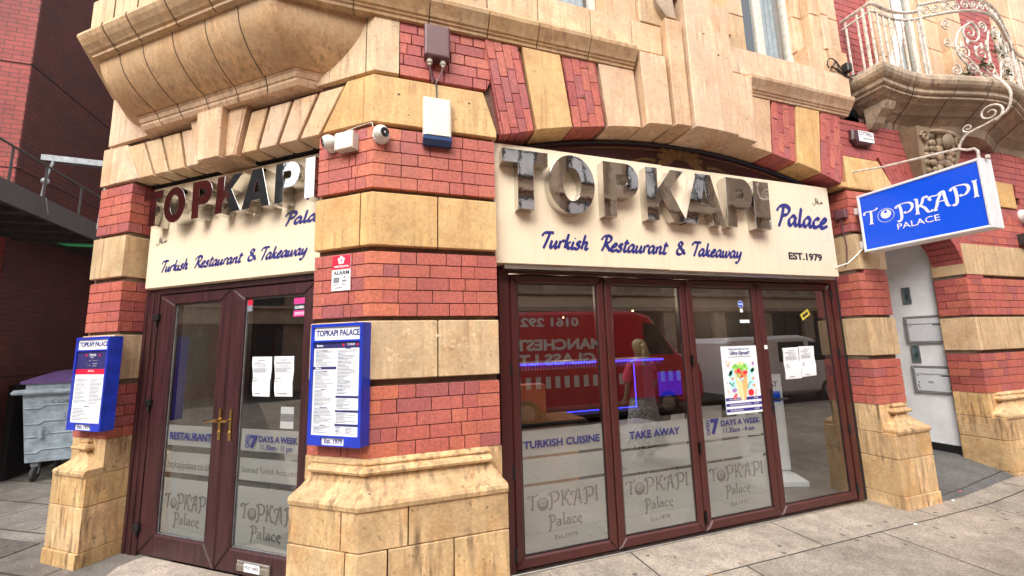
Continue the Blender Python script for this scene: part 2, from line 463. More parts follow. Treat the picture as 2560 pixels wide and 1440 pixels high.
def glass_mat(name, tint=(.78, .80, .79), base=.23, ior=1.5):
    """single sheet of window glass: see-through with a mirror on top"""
    m, nt, p = mat_new(name); lk = nt.links.new
    nt.nodes.remove(p)
    out = nt.nodes["Material Output"]
    tr = N(nt, "ShaderNodeBsdfTransparent"); tr.inputs[0].default_value = (*tint, 1)
    gl = N(nt, "ShaderNodeBsdfGlossy"); gl.inputs['Roughness'].default_value = 0.0; gl.inputs[0].default_value = (.95, .97, .97, 1)
    tc = N(nt, "ShaderNodeTexCoord"); nz = N(nt, "ShaderNodeTexNoise", Scale=1.6, Detail=1.0)
    lk(tc.outputs['Object'], nz.inputs['Vector'])
    bp = N(nt, "ShaderNodeBump", Strength=.03, Distance=.02); lk(nz.outputs[0], bp.inputs['Height']); lk(bp.outputs[0], gl.inputs['Normal'])
    lw = N(nt, "ShaderNodeLayerWeight"); lw.inputs[0].default_value = .5
    pw = N(nt, "ShaderNodeMath", operation='POWER'); lk(lw.outputs['Facing'], pw.inputs[0]); pw.inputs[1].default_value = 5.0
    ad = N(nt, "ShaderNodeMath", operation='MULTIPLY_ADD', use_clamp=True); lk(pw.outputs[0], ad.inputs[0]); ad.inputs[1].default_value = 1 - base; ad.inputs[2].default_value = base
    mx = N(nt, "ShaderNodeMixShader"); lk(ad.outputs[0], mx.inputs[0]); lk(tr.outputs[0], mx.inputs[1]); lk(gl.outputs[0], mx.inputs[2])
    lk(mx.outputs[0], out.inputs['Surface'])
    return m

def frost_mat(name, col=(.54, .53, .50), clear=.30):
    m, nt, p = mat_new(name); lk = nt.links.new
    out = nt.nodes["Material Output"]
    tc = N(nt, "ShaderNodeTexCoord"); nz = N(nt, "ShaderNodeTexNoise", Scale=3.0, Detail=5.0)
    lk(tc.outputs['Object'], nz.inputs['Vector'])
    mr = N(nt, "ShaderNodeMapRange"); mr.inputs['To Min'].default_value = clear - .08; mr.inputs['To Max'].default_value = clear + .08
    lk(nz.outputs[0], mr.inputs[0])
    p.inputs['Base Color'].default_value = (*col, 1); p.inputs['Roughness'].default_value = .55
    tr = N(nt, "ShaderNodeBsdfTransparent"); tr.inputs[0].default_value = (.9, .9, .9, 1)
    mx = N(nt, "ShaderNodeMixShader"); lk(mr.outputs[0], mx.inputs[0]); lk(p.outputs[0], mx.inputs[1]); lk(tr.outputs[0], mx.inputs[2])
    lk(mx.outputs[0], out.inputs['Surface'])
    return m

BRICKS = [(.48, .125, .085), (.46, .117, .083), (.45, .114, .085), (.47, .135, .092), (.42, .108, .09), (.36, .10, .096), (.50, .144, .094), (.455, .117, .087), (.44, .118, .09)]
CORNER = [(.57, .165, .09), (.54, .152, .086), (.52, .146, .085)]
DEEP = [(.37, .082, .073), (.355, .077, .072), (.39, .09, .076), (.33, .075, .075), (.38, .086, .076)]
STONE = [(.65, .45, .255), (.66, .475, .29), (.67, .47, .28), (.60, .41, .23), (.64, .43, .22)]
YEL = [(.65, .405, .165), (.62, .38, .145), (.68, .435, .19), (.65, .42, .20)]
PINK = [(.68, .47, .30), (.65, .445, .29), (.68, .49, .33), (.62, .415, .255)]
BUFF = [(.56, .40, .23), (.60, .43, .25), (.53, .38, .225)]
SOOT = [(.36, .275, .19), (.39, .30, .21), (.33, .245, .17)]
def pick(p): return random.choice(p)

M = {}
M['stone'] = masonry("glazed_sandstone", ochre=.6, streak=.5, mott=.24, dark=.55, sscale=1.5, bigs=3.0)
M['plinth'] = masonry("worn_plinth_stone", mott=.32, ochre=.8, streak=.85, dark=.9, bump=.4, sscale=2.6, bigs=2.8, dirt=(.12, .065, .035))
M['soot'] = masonry("sooty_balcony_stone", mott=.45, streak=.7, dark=.6, bump=.4, sscale=3.0, dirt=(.06, .045, .035))
M['brick'] = masonry("pressed_red_brick", mott=.18, ochre=.25, streak=.22, speck=1.1, rough=.6, dirt=(.12, .04, .045), bump=.3, dark=.35, sscale=6.0)
M['groove'] = plain("recessed_joint", (.13, .085, .055), .9, noise=.4, scale=9)
M['mortar'] = plain("dark_mortar", (.15, .07, .055), .95, noise=.3, scale=30)
M['upvc'] = plain("maroon_frame_paint", (.068, .016, .014), .35, noise=.10, scale=5, bump=.03)
M['grain'] = woodgrain("rosewood_grain_frame", (.022, .007, .009), (.075, .023, .026))
M['black'] = plain("black_plastic", (.012, .012, .013), .4)
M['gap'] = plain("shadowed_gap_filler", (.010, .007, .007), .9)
M['glass'] = glass_mat("window_glass")
M['upglass'] = glass_mat("upper_window_glass", tint=(.8, .86, .88), base=.22)
M['frost'] = frost_mat("frosted_vinyl")
M['cut'] = frost_mat("cut_through_lettering", col=(.10, .085, .075), clear=.38)
M['navyvinyl'] = plain("navy_vinyl", (.025, .025, .13), .5)
CREAM = (.80, .665, .485)
M['cream'] = masonry("cream_sign_panel", mott=.03, ochre=.06, streak=.16, speck=.06, rough=.34, dirt=(.42, .32, .22), bump=.02, dark=.03)
M['steel'] = plain("polished_steel", (.62, .605, .58), .03, metal=1.0, noise=.04, bump=.09, bscale=5.0)
M['brush'] = plain("brushed_steel", (.50, .47, .42), .33, metal=1.0, noise=.18, scale=12)
M['navy'] = plain("navy_sign_paint", (.018, .022, .17), .4)
M['ink'] = plain("black_ink", (.02, .02, .03), .6)
M['blue'] = plain("blue_painted_metal", (.012, .04, .46), .3, noise=.25, scale=7, coat=.2)
M['paper'] = plain("white_paper", (.80, .82, .84), .6, noise=.03)
M['white'] = plain("white_plastic", (.80, .79, .74), .35, noise=.05, scale=4)
M['cast'] = plain("cream_alarm_plastic", (.78, .73, .62), .4, noise=.05, scale=3)
M['greyplastic'] = plain("grey_box_plastic", (.60, .57, .50), .5, noise=.08)
M['maroonbox'] = plain("maroon_painted_box", (.13, .055, .06), .45, noise=.2, scale=12, bump=.05)
M['darkblue'] = plain("dark_blue_lens", (.02, .05, .16), .25)
M['gold'] = plain("polished_brass", (.75, .52, .18), .18, metal=1.0, noise=.06)
M['tymp'] = plain("maroon_tympanum_paint", (.055, .012, .016), .4, noise=.25, scale=7)
M['ochre'] = plain("faded_ochre_ornament", (.20, .12, .045), .5, noise=.3, scale=20)
M['render'] = plain("white_painted_render", (.88, .89, .90), .7, noise=.10, scale=3.5, bump=.15, bscale=90)
M['galv'] = plain("galvanised_steel", (.20, .21, .22), .5, metal=.5, noise=.35, scale=16)
M['ironwhite'] = plain("chipped_white_ironwork", (.56, .51, .44), .6, noise=.45, scale=26, bump=.2)
M['ironblack'] = plain("old_black_ironwork", (.03, .022, .022), .6, noise=.3)
M['bin'] = plain("weathered_grey_bin_plastic", (.29, .35, .40), .55, noise=.32, scale=9, bump=.12, bscale=30)
M['purple'] = plain("purple_bin_lid", (.15, .085, .24), .5, noise=.2, scale=8)
M['rubber'] = plain("worn_rubber", (.05, .05, .05), .8)
M['signblue'] = plain("bright_blue_sign_face", (.0, .085, .80), .25, noise=.05, scale=1.5)
M['alu'] = plain("white_aluminium_frame", (.72, .74, .76), .35, noise=.06)
M['red'] = plain("signal_red", (.62, .015, .05), .4)
M['pink'] = plain("sticker_pink", (.65, .05, .25), .4)
M['dot'] = plain("printed_colour", (1, 1, 1), .6, noise=.02)

# ================================================================== GROUND
def ground_mat(name, slab=(.9, .62), cols=((.30, .265, .225), (.25, .225, .20)), joint=(.035, .03, .026), rot=0.0, gum=.75, mott=.35, off=(0, 0), jw=.008, rough=.8, patch=(.36, .31, .27)):
    m, nt, p = mat_new(name); lk = nt.links.new
    tc = N(nt, "ShaderNodeTexCoord"); mp = N(nt, "ShaderNodeMapping")
    mp.inputs['Rotation'].default_value = (0, 0, rot); mp.inputs['Location'].default_value = (off[0], off[1], 0)
    lk(tc.outputs['Object'], mp.inputs['Vector'])
    wob = N(nt, "ShaderNodeTexNoise", Scale=2.2, Detail=3.0); lk(mp.outputs[0], wob.inputs['Vector'])
    wa = N(nt, "ShaderNodeVectorMath", operation='MULTIPLY_ADD'); wa.inputs[1].default_value = (.012, .012, 0)
    lk(wob.outputs['Color'], wa.inputs[0]); lk(mp.outputs[0], wa.inputs[2])
    br = N(nt, "ShaderNodeTexBrick", Scale=1.0); br.offset = .45
    for k, v in (('Mortar Size', jw), ('Mortar Smooth', .4), ('Brick Width', slab[0]), ('Row Height', slab[1]), ('Bias', 0.0)):
        br.inputs[k].default_value = v
    br.inputs['Color1'].default_value = (*cols[0], 1); br.inputs['Color2'].default_value = (*cols[1], 1); br.inputs['Mortar'].default_value = (*joint, 1)
    lk(wa.outputs[0], br.inputs['Vector'])
    n1 = N(nt, "ShaderNodeTexNoise", Scale=1.3, Detail=8.0, Roughness=.7); n2 = N(nt, "ShaderNodeTexNoise", Scale=70.0, Detail=5.0, Roughness=.75)
    n3 = N(nt, "ShaderNodeTexNoise", Scale=7.0, Detail=6.0, Roughness=.7)
    for n in (n1, n2, n3): lk(tc.outputs['Object'], n.inputs['Vector'])
    def rng(src, a, b, c, d):
        r = N(nt, "ShaderNodeMapRange"); r.inputs['From Min'].default_value = a; r.inputs['From Max'].default_value = b
        r.inputs['To Min'].default_value = c; r.inputs['To Max'].default_value = d; lk(src, r.inputs[0]); return r.outputs[0]
    col = br.outputs['Color']
    for src, a, b in ((n1.outputs[0], 1 - mott, 1 + mott), (n2.outputs[0], .5, 1.5), (n3.outputs[0], .8, 1.2)):
        mx = N(nt, "ShaderNodeMix", data_type='RGBA', blend_type='MULTIPLY'); mx.inputs['Factor'].default_value = 1.0
        lk(col, mx.inputs[6]); lk(rng(src, .3, .7, a, b), mx.inputs[7]); col = mx.outputs[2]
    vo = N(nt, "ShaderNodeTexVoronoi", Scale=6.5); lk(tc.outputs['Object'], vo.inputs['Vector'])
    vr = N(nt, "ShaderNodeTexNoise", Scale=3.1, Detail=1.0); lk(tc.outputs['Object'], vr.inputs['Vector'])
    g1 = N(nt, "ShaderNodeMath", operation='LESS_THAN'); lk(vo.outputs['Distance'], g1.inputs[0]); g1.inputs[1].default_value = .13
    g2 = N(nt, "ShaderNodeMath", operation='GREATER_THAN'); lk(vr.outputs[0], g2.inputs[0]); g2.inputs[1].default_value = .47
    g3 = N(nt, "ShaderNodeMath", operation='MULTIPLY'); lk(g1.outputs[0], g3.inputs[0]); lk(g2.outputs[0], g3.inputs[1])
    g4 = N(nt, "ShaderNodeMath", operation='MULTIPLY'); lk(g3.outputs[0], g4.inputs[0]); g4.inputs[1].default_value = gum
    mx = N(nt, "ShaderNodeMix", data_type='RGBA'); lk(g4.outputs[0], mx.inputs['Factor']); lk(col, mx.inputs[6]); mx.inputs[7].default_value = (.05, .045, .045, 1)
    v2 = N(nt, "ShaderNodeTexVoronoi", Scale=9.0); lk(tc.outputs['Object'], v2.inputs['Vector'])
    w1 = N(nt, "ShaderNodeMath", operation='LESS_THAN'); lk(v2.outputs['Distance'], w1.inputs[0]); w1.inputs[1].default_value = .055
    w2 = N(nt, "ShaderNodeMath", operation='MULTIPLY'); lk(w1.outputs[0], w2.inputs[0]); lk(g2.outputs[0], w2.inputs[1])
    w3 = N(nt, "ShaderNodeMath", operation='MULTIPLY'); lk(w2.outputs[0], w3.inputs[0]); w3.inputs[1].default_value = .55 if gum else 0.0
    mw = N(nt, "ShaderNodeMix", data_type='RGBA'); lk(w3.outputs[0], mw.inputs['Factor']); lk(mx.outputs[2], mw.inputs[6]); mw.inputs[7].default_value = (.62, .60, .56, 1)
    lk(mw.outputs[2], p.inputs['Base Color'])
    p.inputs['Roughness'].default_value = rough
    b = N(nt, "ShaderNodeBump", Strength=.5, Distance=.006)
    s = N(nt, "ShaderNodeMath", operation='SUBTRACT'); lk(n2.outputs[0], s.inputs[0]); lk(br.outputs['Fac'], s.inputs[1])
    lk(s.outputs[0], b.inputs['Height']); lk(b.outputs[0], p.inputs['Normal'])
    return m

M['pave'] = ground_mat("street_paving_slabs", slab=(1.55, .98), cols=((.345, .29, .235), (.275, .235, .192)), off=(.35, .30))
M['flags'] = ground_mat("alley_flagstones", slab=(.85, .6), cols=((.19, .17, .148), (.15, .135, .12)), rot=radians(32), gum=.3, jw=.012)
M['asphalt'] = ground_mat("porch_asphalt", slab=(40, 40), cols=((.115, .11, .106), (.115, .11, .106)), gum=.0, mott=.3)
M['road'] = ground_mat("road_asphalt", slab=(60, 60), cols=((.06, .06, .062), (.055, .055, .057)), gum=.0)
M['broken'] = ground_mat("broken_concrete", slab=(40, 40), cols=((.36, .30, .25), (.36, .30, .25)), gum=0, mott=.5)
M['kerb'] = plain("granite_kerb", (.28, .26, .25), .8, noise=.3, scale=30)

g = MB()
xs = [-14, -9, -6.2] + [i * .4 for i in range(-14, 24)] + [10, 12, 16, 22]
ys = [-4.75, -4.0, -2, -1, -.5, -.2, .0, .22, .45]
def gz(x, y):
    t = min(1, max(0, (x - 5.75) / 1.5)); t = t * t * (3 - 2 * t)
    return GZ + .10 * t * min(1, max(0, (y + 1.4) / 1.3))
vs = [(x, y, gz(x, y)) for y in ys for x in xs]; n = len(xs)
g.add(vs, [(j * n + i, j * n + i + 1, (j + 1) * n + i + 1, (j + 1) * n + i) for j in range(len(ys) - 1) for i in range(n - 1) if not (xs[i] >= 5.55 and xs[i] < 7.6 and ys[j] >= 0)])
struct(g.build('pavement', M['pave']))
g = MB(); g.add([(-1.6, .454, GZ), (-14, .454, GZ), (-14, 16, GZ), (-1.6, 16, GZ)], [(0, 1, 2, 3)])
struct(g.build('alley_paving', M['flags']))
g = MB()
px = [5.5, 5.8, 6.2, 6.6, 7.0, 7.6]; py = [-.1, 0, .4, .8, 1.4, 3.0]
def pz(x, y): return gz(x, -.1) + .004 + min(1, max(0, (x - 5.5) / 1.5)) * min(1, max(0, (y + .1) / .4)) * .12
g.add([(x, y, pz(x, y)) for y in py for x in px], [(j * 6 + i, j * 6 + i + 1, (j + 1) * 6 + i + 1, (j + 1) * 6 + i) for j in range(5) for i in range(5)])
struct(g.build('porch_floor', M['asphalt']))
g = MB(); g.add([(-120, -4.9, GZ - .13), (120, -4.9, GZ - .13), (120, -120, GZ - .13), (-120, -120, GZ - .13)], [(0, 1, 2, 3)])
g.add([(-120, -4.9, GZ - .135), (120, -4.9, GZ - .135), (120, 120, GZ - .135), (-120, 120, GZ - .135)], [(0, 1, 2, 3)])
struct(g.build('road', M['road']))
g = MB()
for i in range(40):
    g.box((-18 + i * .92 + .46, -4.83, GZ - .07), (.91, .15, .14), .012, tint=(random.uniform(.8, 1.15),) * 3)
struct(g.build('kerb', M['kerb']))
# chipped concrete in front of the corner doors
g = MB()
P = [(-2.45, -.02), (-2.35, .13), (-1.9, .06), (-1.65, .2), (-1.3, .16), (-1.1, .3), (-.75, .24), (-.55, .1), (-.5, -.2), (-2.44, -.2)]
g.add([L(u, GZ + .012, w) for u, w in P] + [L(u, GZ + .001, w + .015) for u, w in P], [tuple(range(10))] + [(i, (i + 1) % 10, 10 + (i + 1) % 10, 10 + i) for i in range(10)])
struct(g.build('threshold_paving', M['broken']))

# ================================================================== CORNER BUILDING
B = thing('corner_building', "ornate red brick and yellow stone corner building with the restaurant front", 'building', (0, 0, GZ))
def part(mb, name, m, parent=None, **k): return mb.build(name, m, parent or B, **k)

def arris(w): return (A0.x - K * w, -w)
def Rp(u, w): return (u, -w)
def Lp(u, w): p = L(u, 0, w); return (p.x, p.y)
def corner_plan(w, ru=.885, lu=-.50, back=-.3):
    return [Rp(ru, back), Rp(ru, w), arris(w), Lp(lu, w), Lp(lu, back)]

# --- corner pier
core = MB()
core.vprism(corner_plan(-.035, .875, -.49, -.34), GZ, 4.2, 0)
core.vprism([(.5, .34), (.0, .34), Lp(-.25, -.34), (.1, .8)], GZ, 4.2, 0)
part(core, 'pier_core', M['groove'])
def brick_block(z0, z1, seed, ru=.885, lu=-.50):
    b = MB(); rows = max(1, round((z1 - z0) / .0945)); rh = (z1 - z0) / rows
    for r in range(rows):
        za, zb = z0 + r * rh + .003, z0 + (r + 1) * rh - .003
        a, c = ((.20, .055), (.085, .13))[r % 2]
        b.vprism([Rp(a + A0.x, -.04), Rp(a + A0.x, 0), arris(0), Lp(-c, 0), Lp(-c, -.04)], za, zb, .002, tint=pick(CORNER) if random.random() < .8 else pick(BRICKS))
        def run(fr, u, end, sg, seq):
            k = 0
            while (end - u) * sg > .02:
                ln = seq[k % len(seq)] * random.uniform(.94, 1.06); k += 1
                v = u + sg * ln
                if (end - v) * sg < .06: v = end
                lo, hi = min(u, v) + .003, max(u, v) - .003
                pl = [fr(lo, 0, -.04), fr(lo, 0, random.uniform(-.0015, .0015)), fr(hi, 0, random.uniform(-.0015, .0015)), fr(hi, 0, -.04)]
                if v == end: pl = [fr(q, 0, w) for q, w in ((u, -.04), (u, 0), (v, 0), (v, -.28))] if sg > 0 else [fr(q, 0, w) for q, w in ((v, -.28), (v, 0), (u, 0), (u, -.04))]
                b.vprism([(p.x, p.y) for p in pl], za, zb, .002, tint=pick(BRICKS))
                u = v
        run(R, a + A0.x, ru, 1, (.11, .235, .235) if r % 2 else (.12, .23, .115))
        run(L, -c, lu, -1, (.055, .21, .11) if r % 2 else (.10, .06, .2))
    part(b, 'brickwork', M['brick'])
brick_block(.885, 1.355, 1); brick_block(1.83, 2.298, 2); brick_block(2.768, 3.245, 3)
def stone_band(z0, z1, cols, w=.012, rj=(.43,), lj=(-.10,), ru=.885, lu=-.5, extra=None):
    b = MB(); g2 = .005
    us = [None] + list(rj) + [ru]
    b.vprism([Rp(rj[0] - g2, -.05), Rp(rj[0] - g2, w), arris(w), Lp(lj[0] + g2, w), Lp(lj[0] + g2, -.05)], z0, z1, .006, tint=pick(cols))
    for i in range(len(rj)):
        e = us[i + 2]; last = e == ru
        b.vprism([Rp(rj[i] + g2, -.05), Rp(rj[i] + g2, w), Rp(e - (0 if last else g2), w), Rp(e - (0 if last else g2), -.28 if last else -.05)], z0, z1, .006, tint=pick(cols))
    ls = list(lj) + [lu]
    for i in range(len(lj)):
        e = ls[i + 1]; last = e == lu
        b.vprism([Lp(ls[i] - g2, -.05), Lp(ls[i] - g2, w), Lp(e + (0 if last else g2), w), Lp(e + (0 if last else g2), -.28 if last else -.05)], z0, z1, .006, tint=pick(cols))
    part(b, 'stone_band', M['stone'])
stone_band(1.398, 1.80, BUFF); stone_band(2.338, 2.732, YEL, lj=(-.09,))
# band over the pier: its street end is cut to the slope of the arch
b = MB(); z0, z1 = 3.272, 3.655; w = .014
b.vprism([Rp(.417, -.05), Rp(.417, w), arris(w), Lp(-.077, w), Lp(-.077, -.05)], z0, z1, .006, tint=pick(YEL))
b.prism(R, [(.424, z0), (.905, z0), (.905, z0 + .055), (.80, z1), (.424, z1)], -.3, w, .006, tint=pick(YEL))
b.prism(L, [(-.245, z1), (-.083, z1), (-.083, z0), (-.47, z0)], -.2, w, .006, tint=pick(YEL))
part(b, 'stone_band', M['stone'])
# quoin over it and the brick panel under the cornice
b = MB()
b.vprism([Rp(.135, -.2), Rp(.135, .008), arris(.008), Lp(-.42, .008), Lp(-.42, -.2)], 3.69, 4.2, .004, tint=pick(STONE))
for ua, ub in ((-1.2, -.427), (-2.45, -1.207), (-3.2, -2.457)):
    b.rect(L, ua, ub, 3.69, 4.2, -.2, .008, .004, tint=pick(PINK))
part(b, 'quoin', M['stone'])
b = MB(); b.bricks(R, [(.14, 3.685), (.83, 3.685), (.93, 3.95), (.86, 4.15), (.14, 4.15)], -.1, 0, row=.0925, org=(.14, 3.69), pal=BRICKS[:5] + DEEP[:2])
part(b, 'brickwork', M['brick'])

# --- plinth of each pier: die, roll, scotia, torus
PROF = [(-.02, .105), (.595, .105), (.60, .118), (.628, .124), (.648, .116), (.655, .10), (.668, .09), (.70, .062), (.74, .040), (.775, .030), (.785, .034)]
TOR = [(.790, .038), (.798, .058), (.815, .066), (.832, .058), (.840, .040), (.845, .028), (.852, .026), (.858, .036), (.868, .036), (.872, .02), (.888, .012)]
PT = [(.64, .435, .22), (.60, .41, .215), (.67, .465, .25), (.62, .41, .19)]
def pier_plinth(planf, jz, joints, name='plinth'):
    b = MB()
    for z0, z1 in jz:
        planf(b, z0, z1)
    return b
# corner pier
b = MB(); gq = .0045
def seg_blocks(z0, z1, w, rj, lj, cols, ru=.90, lu=-.525):
    b.vprism([Rp(rj[0] - gq, -.05), Rp(rj[0] - gq, w), arris(w), Lp(lj[0] + gq, w), Lp(lj[0] + gq, -.05)], z0, z1, .004, tint=pick(cols))
    rr = list(rj) + [ru]; ll = list(lj) + [lu]
    for i in range(len(rj)):
        last = i == len(rj) - 1
        b.vprism([Rp(rr[i] + gq, -.05), Rp(rr[i] + gq, w), Rp(rr[i + 1] - (0 if last else gq), w), Rp(rr[i + 1] - (0 if last else gq), -.3 if last else -.05)], z0, z1, .004, tint=pick(cols))
    for i in range(len(lj)):
        last = i == len(lj) - 1
        b.vprism([Lp(ll[i] - gq, -.05), Lp(ll[i] - gq, w), Lp(ll[i + 1] + (0 if last else gq), w), Lp(ll[i + 1] + (0 if last else gq), -.3 if last else -.05)], z0, z1, .004, tint=pick(cols))
seg_blocks(GZ - .02, .352, .108, (.10, .52), (-.06,), PT)
seg_blocks(.358, .60, .105, (.225,), (-.10,), PT)
seg_blocks(.655, .885, -.004, (.30,), (-.2,), PT, ru=.895, lu=-.515)
part(b, 'plinth', M['plinth'])
def mould_plan(w, e, ru=.90, lu=-.525):
    return [Rp(ru - e, -.04), Rp(ru - e, w), arris(w), Lp(lu + e, w), Lp(lu + e, -.04)]
b = MB()
def erun(z): return 0.0 if z < .66 else min(.085, (z - .655) * .62)
def split_loft(prof, lim):
    tint = pick(PT)
    b.loft([[(x, y, z) for x, y in mould_plan(w, max(0, lim(z) - (w - .1) * .3 if z > .66 else 0))] for z, w in prof], tint=tint)
split_loft([(.602, .108)] + PROF[2:], erun)
split_loft(TOR, lambda z: .085)
part(b, 'base_moulding', M['plinth'])

# --- straight piers
def side_pier(fr, u0, u1, lowz, jl, sooty=False, base2=True):
    """brick and stone pier on frame fr between u0 and u1 (reveals 0.3 deep)"""
    c = MB(); c.rect(fr, u0 + .012, u1 - .012, GZ, 4.2, -.33, -.03, 0); part(c, 'pier_core', M['groove'])
    def blk(z0, z1, js, w, cols, m, name):
        b = MB(); e = [u0] + list(js) + [u1]
        for i in range(len(e) - 1):
            a, d = e[i] + (.0035 if i else 0), e[i + 1] - (.0035 if i < len(e) - 2 else 0)
            b.vprism([(p.x, p.y) for p in (fr(a, 0, -.32 if i == 0 else -.05), fr(a, 0, w), fr(d, 0, w), fr(d, 0, -.32 if i == len(e) - 2 else -.05))], z0, z1, .005, tint=pick(cols))
        part(b, name, m)
    for z0, z1 in ((.885, 1.355), (1.83, 2.298), (2.768, 3.245)):
        b = MB()
        for r in range(5):
            rh = (z1 - z0) / 5; za, zb = z0 + r * rh + .003, z0 + (r + 1) * rh - .003
            u = u0; ee = [u0]; k = r
            while u < u1 - .08:
                u += (.225, .11, .2)[k % 3] * random.uniform(.95, 1.05); k += 1
                if u > u1 - .07: break
                ee.append(u)
            ee.append(u1)
            for i in range(len(ee) - 1):
                a, d = ee[i] + (.003 if i else 0), ee[i + 1] - (.003 if i < len(ee) - 2 else 0)
                dep0 = (.11, .225)[r % 2]
                b.vprism([(p.x, p.y) for p in (fr(a, 0, -dep0 if i == 0 else -.04), fr(a, 0, 0), fr(d, 0, 0), fr(d, 0, -dep0 if i == len(ee) - 2 else -.04))], za, zb, .002, tint=pick(BRICKS[:6]))
            for uu, sg in ((u0, 1), (u1, -1)):      # bricks of the reveal behind the quoin
                w = -(.11, .225)[r % 2] - .006
                while w > -.30:
                    w2 = max(-.315, w - (.225, .11)[r % 2]); a, d = sorted((uu, uu + sg * .04))
                    b.vprism([(p.x, p.y) for p in (fr(a, 0, w2), fr(a, 0, w), fr(d, 0, w), fr(d, 0, w2))], za, zb, .002, tint=pick(BRICKS[:6] + DEEP))
                    w = w2 - .006
        part(b, 'brickwork', M['brick'])
    blk(1.398, 1.80, jl[0], .012, BUFF + STONE, M['stone'], 'stone_band')
    blk(2.338, 2.732, jl[1], .012, BUFF, M['stone'], 'stone_band')
    # plinth
    b = MB()
    def pb(z0, z1, js, w, dep=-.32, ea=0, eb=0):
        e = [u0 + .005 - ea] + list(js) + [u1 + .10 * (1 if fr is R and u0 < 6 else 0) + eb]
        for i in range(len(e) - 1):
            a, d = e[i] + (.003 if i else 0), e[i + 1] - (.003 if i < len(e) - 2 else 0)
            b.vprism([(p.x, p.y) for p in (fr(a, 0, dep if i == 0 else -.05), fr(a, 0, w), fr(d, 0, w), fr(d, 0, dep if i == len(e) - 2 else -.05))], z0, z1, .004, tint=pick(PT))
    m = u0 + (u1 - u0) * .55
    pb(GZ - .03, .0, (u0 + .35 * (u1 - u0),) if fr is L else (m + .18,), .118, ea=.0)
    pb(.004, .352, () if fr is L else (m - .03,), .105); pb(.358, .60, (u0 + .28 * (u1 - u0),) if fr is L else (m + .08,), .105)
    pb(.604, .885, (), -.004, eb=-.10 if fr is R and u0 < 6 else 0)
    # slot joints seen on the reveal
    part(b, 'plinth', M['plinth'])
    b = MB(); ue = u1 + (.10 if fr is R and u0 < 6 else 0)
    def mp(z, w, e0, e1): return [(*(lambda p: (p.x, p.y))(fr(a, 0, ww)), z) for a, ww in ((u0 + e0, -.03), (u0 + e0, w), (ue - e1, w), (ue - e1, -.03))]
    t = pick(PT)
    def lim(z): return .0 if z < .66 else min(.10, (z - .655) * .8)
    b.loft([mp(z, w, max(0.0, .05 + lim(z) - (w - .1) * .8), max(0.0, lim(z) * 1.4 - (w - .1) * .8)) for z, w in [(.602, .108)] + PROF[2:]], tint=t)
    b.loft([mp(z, w, .14 - (w - .06), .15 - (w - .06)) for z, w in TOR], tint=t)
    part(b, 'base_moulding', M['plinth'])
side_pier(L, -3.24, -2.755, GZ, ((-3.1,), (-3.08,)))
side_pier(R, 5.02, 5.485, GZ, ((5.4,), (5.12, 5.37)))
side_pier(R, 6.98, 9.4, GZ, ((7.06, 8.2), (7.7,)))

# --- walls behind: mass of the building, arch spandrels, upper storey
ARC_X, ARC_Z, ARC_R = 2.94, 3.605 - 6.8, 6.8
def arc(x, r=ARC_R): return ARC_Z + math.sqrt(r * r - (x - ARC_X) ** 2)
b = MB(); xs = [.86 + i * (5.05 - .86) / 28 for i in range(29)]
for i in range(28):
    b.prism(R, [(xs[i], arc(xs[i]) + .03), (xs[i + 1], arc(xs[i + 1]) + .03), (xs[i + 1], 4.2), (xs[i], 4.2)], -.34, -.03, 0)
b.rect(R, 5.05, 12.4, 3.1, 4.2, -.34, -.03, 0)
b.prism(R, [(5.485, 2.8), (5.6, 3.05), (5.6, 3.12), (5.485, 3.12)], -.34, -.03, 0)
b.rect(L, -3.22, -.45, 3.29, 4.2, -.34, -.03, 0)
part(b, 'wall', M['mortar'])
b = MB()   # the storeys above and the flank along the alley
def up_plan(o): return [(12.4, o + 0.0), (-.04 + K * o, o), Lp(-3.22, -o), (Lp(-3.22, -o)[0], 16), (12.4, 16)]
b.vprism([(12.4, 1.25), (12.4, 9.0), (Lp(-3.2, -.35)[0], 9.0), Lp(-3.2, -.35), Lp(-.6, -.35), (.6, 1.25)], 4.2, 7.6, 0)
b.vprism([(12.4, .0), (12.4, 9.0), (Lp(-3.2, 0)[0], 9.0), Lp(-3.2, 0), arris(0)], 7.6, 13.0, 0)
b.rect(R, .0, .12, 4.2, 7.6, -1.3, -.01, 0); b.rect(R, 9.3, 12.4, 4.2, 7.6, -1.3, -.02, 0)
b.vprism([(12.4, .32), (12.4, 2.0), (-.4, 2.0), (.3, .32)], 4.17, 4.22, 0)
fl = Lp(-3.22, -.02)
b.vprism([(fl[0], fl[1]), (fl[0] + .25, fl[1] + .25), (fl[0] + .25, 16), (fl[0], 16)], GZ, 13.0, 0)
part(b, 'upper_wall', M['brick'])

# --- voussoirs of the big arch: brick and stone by turns
def radial(x, z): return x + (x - ARC_X) / 10.5 * (z - 3.45)
def vous(xa, xb, ztop=4.145, w=.014, w0=-.285, zt=None):
    n = 3; lo = [(xa + (xb - xa) * i / n, arc(xa + (xb - xa) * i / n)) for i in range(n + 1)]
    ta, tb = (zt or (ztop, ztop))
    return lo + [(radial(xb, tb), tb), (radial(xa, ta), ta)]
def brick_vous(xa, xb, w=.012):
    b = MB(); P = vous(xa, xb, w=w); a = -math.atan((.5 * (xa + xb) - ARC_X) / 10.5)
    b.bricks(R, P, -.285, w, row=(xb - xa) / 4.02, seq=(.225, .225), gap=.005, ang=a + pi / 2, org=(radial(xb, 3.45), 3.45), pal=BRICKS[2:6] + DEEP[:2], bev=.002)
    part(b, 'voussoir', M['brick'])
def stone_vous(xa, xb, w=.02, cols=YEL, **k):
    b = MB(); b.prism(R, vous(xa, xb, **k), -.285, w, .006, tint=pick(cols)); part(b, 'voussoir', M['stone'])
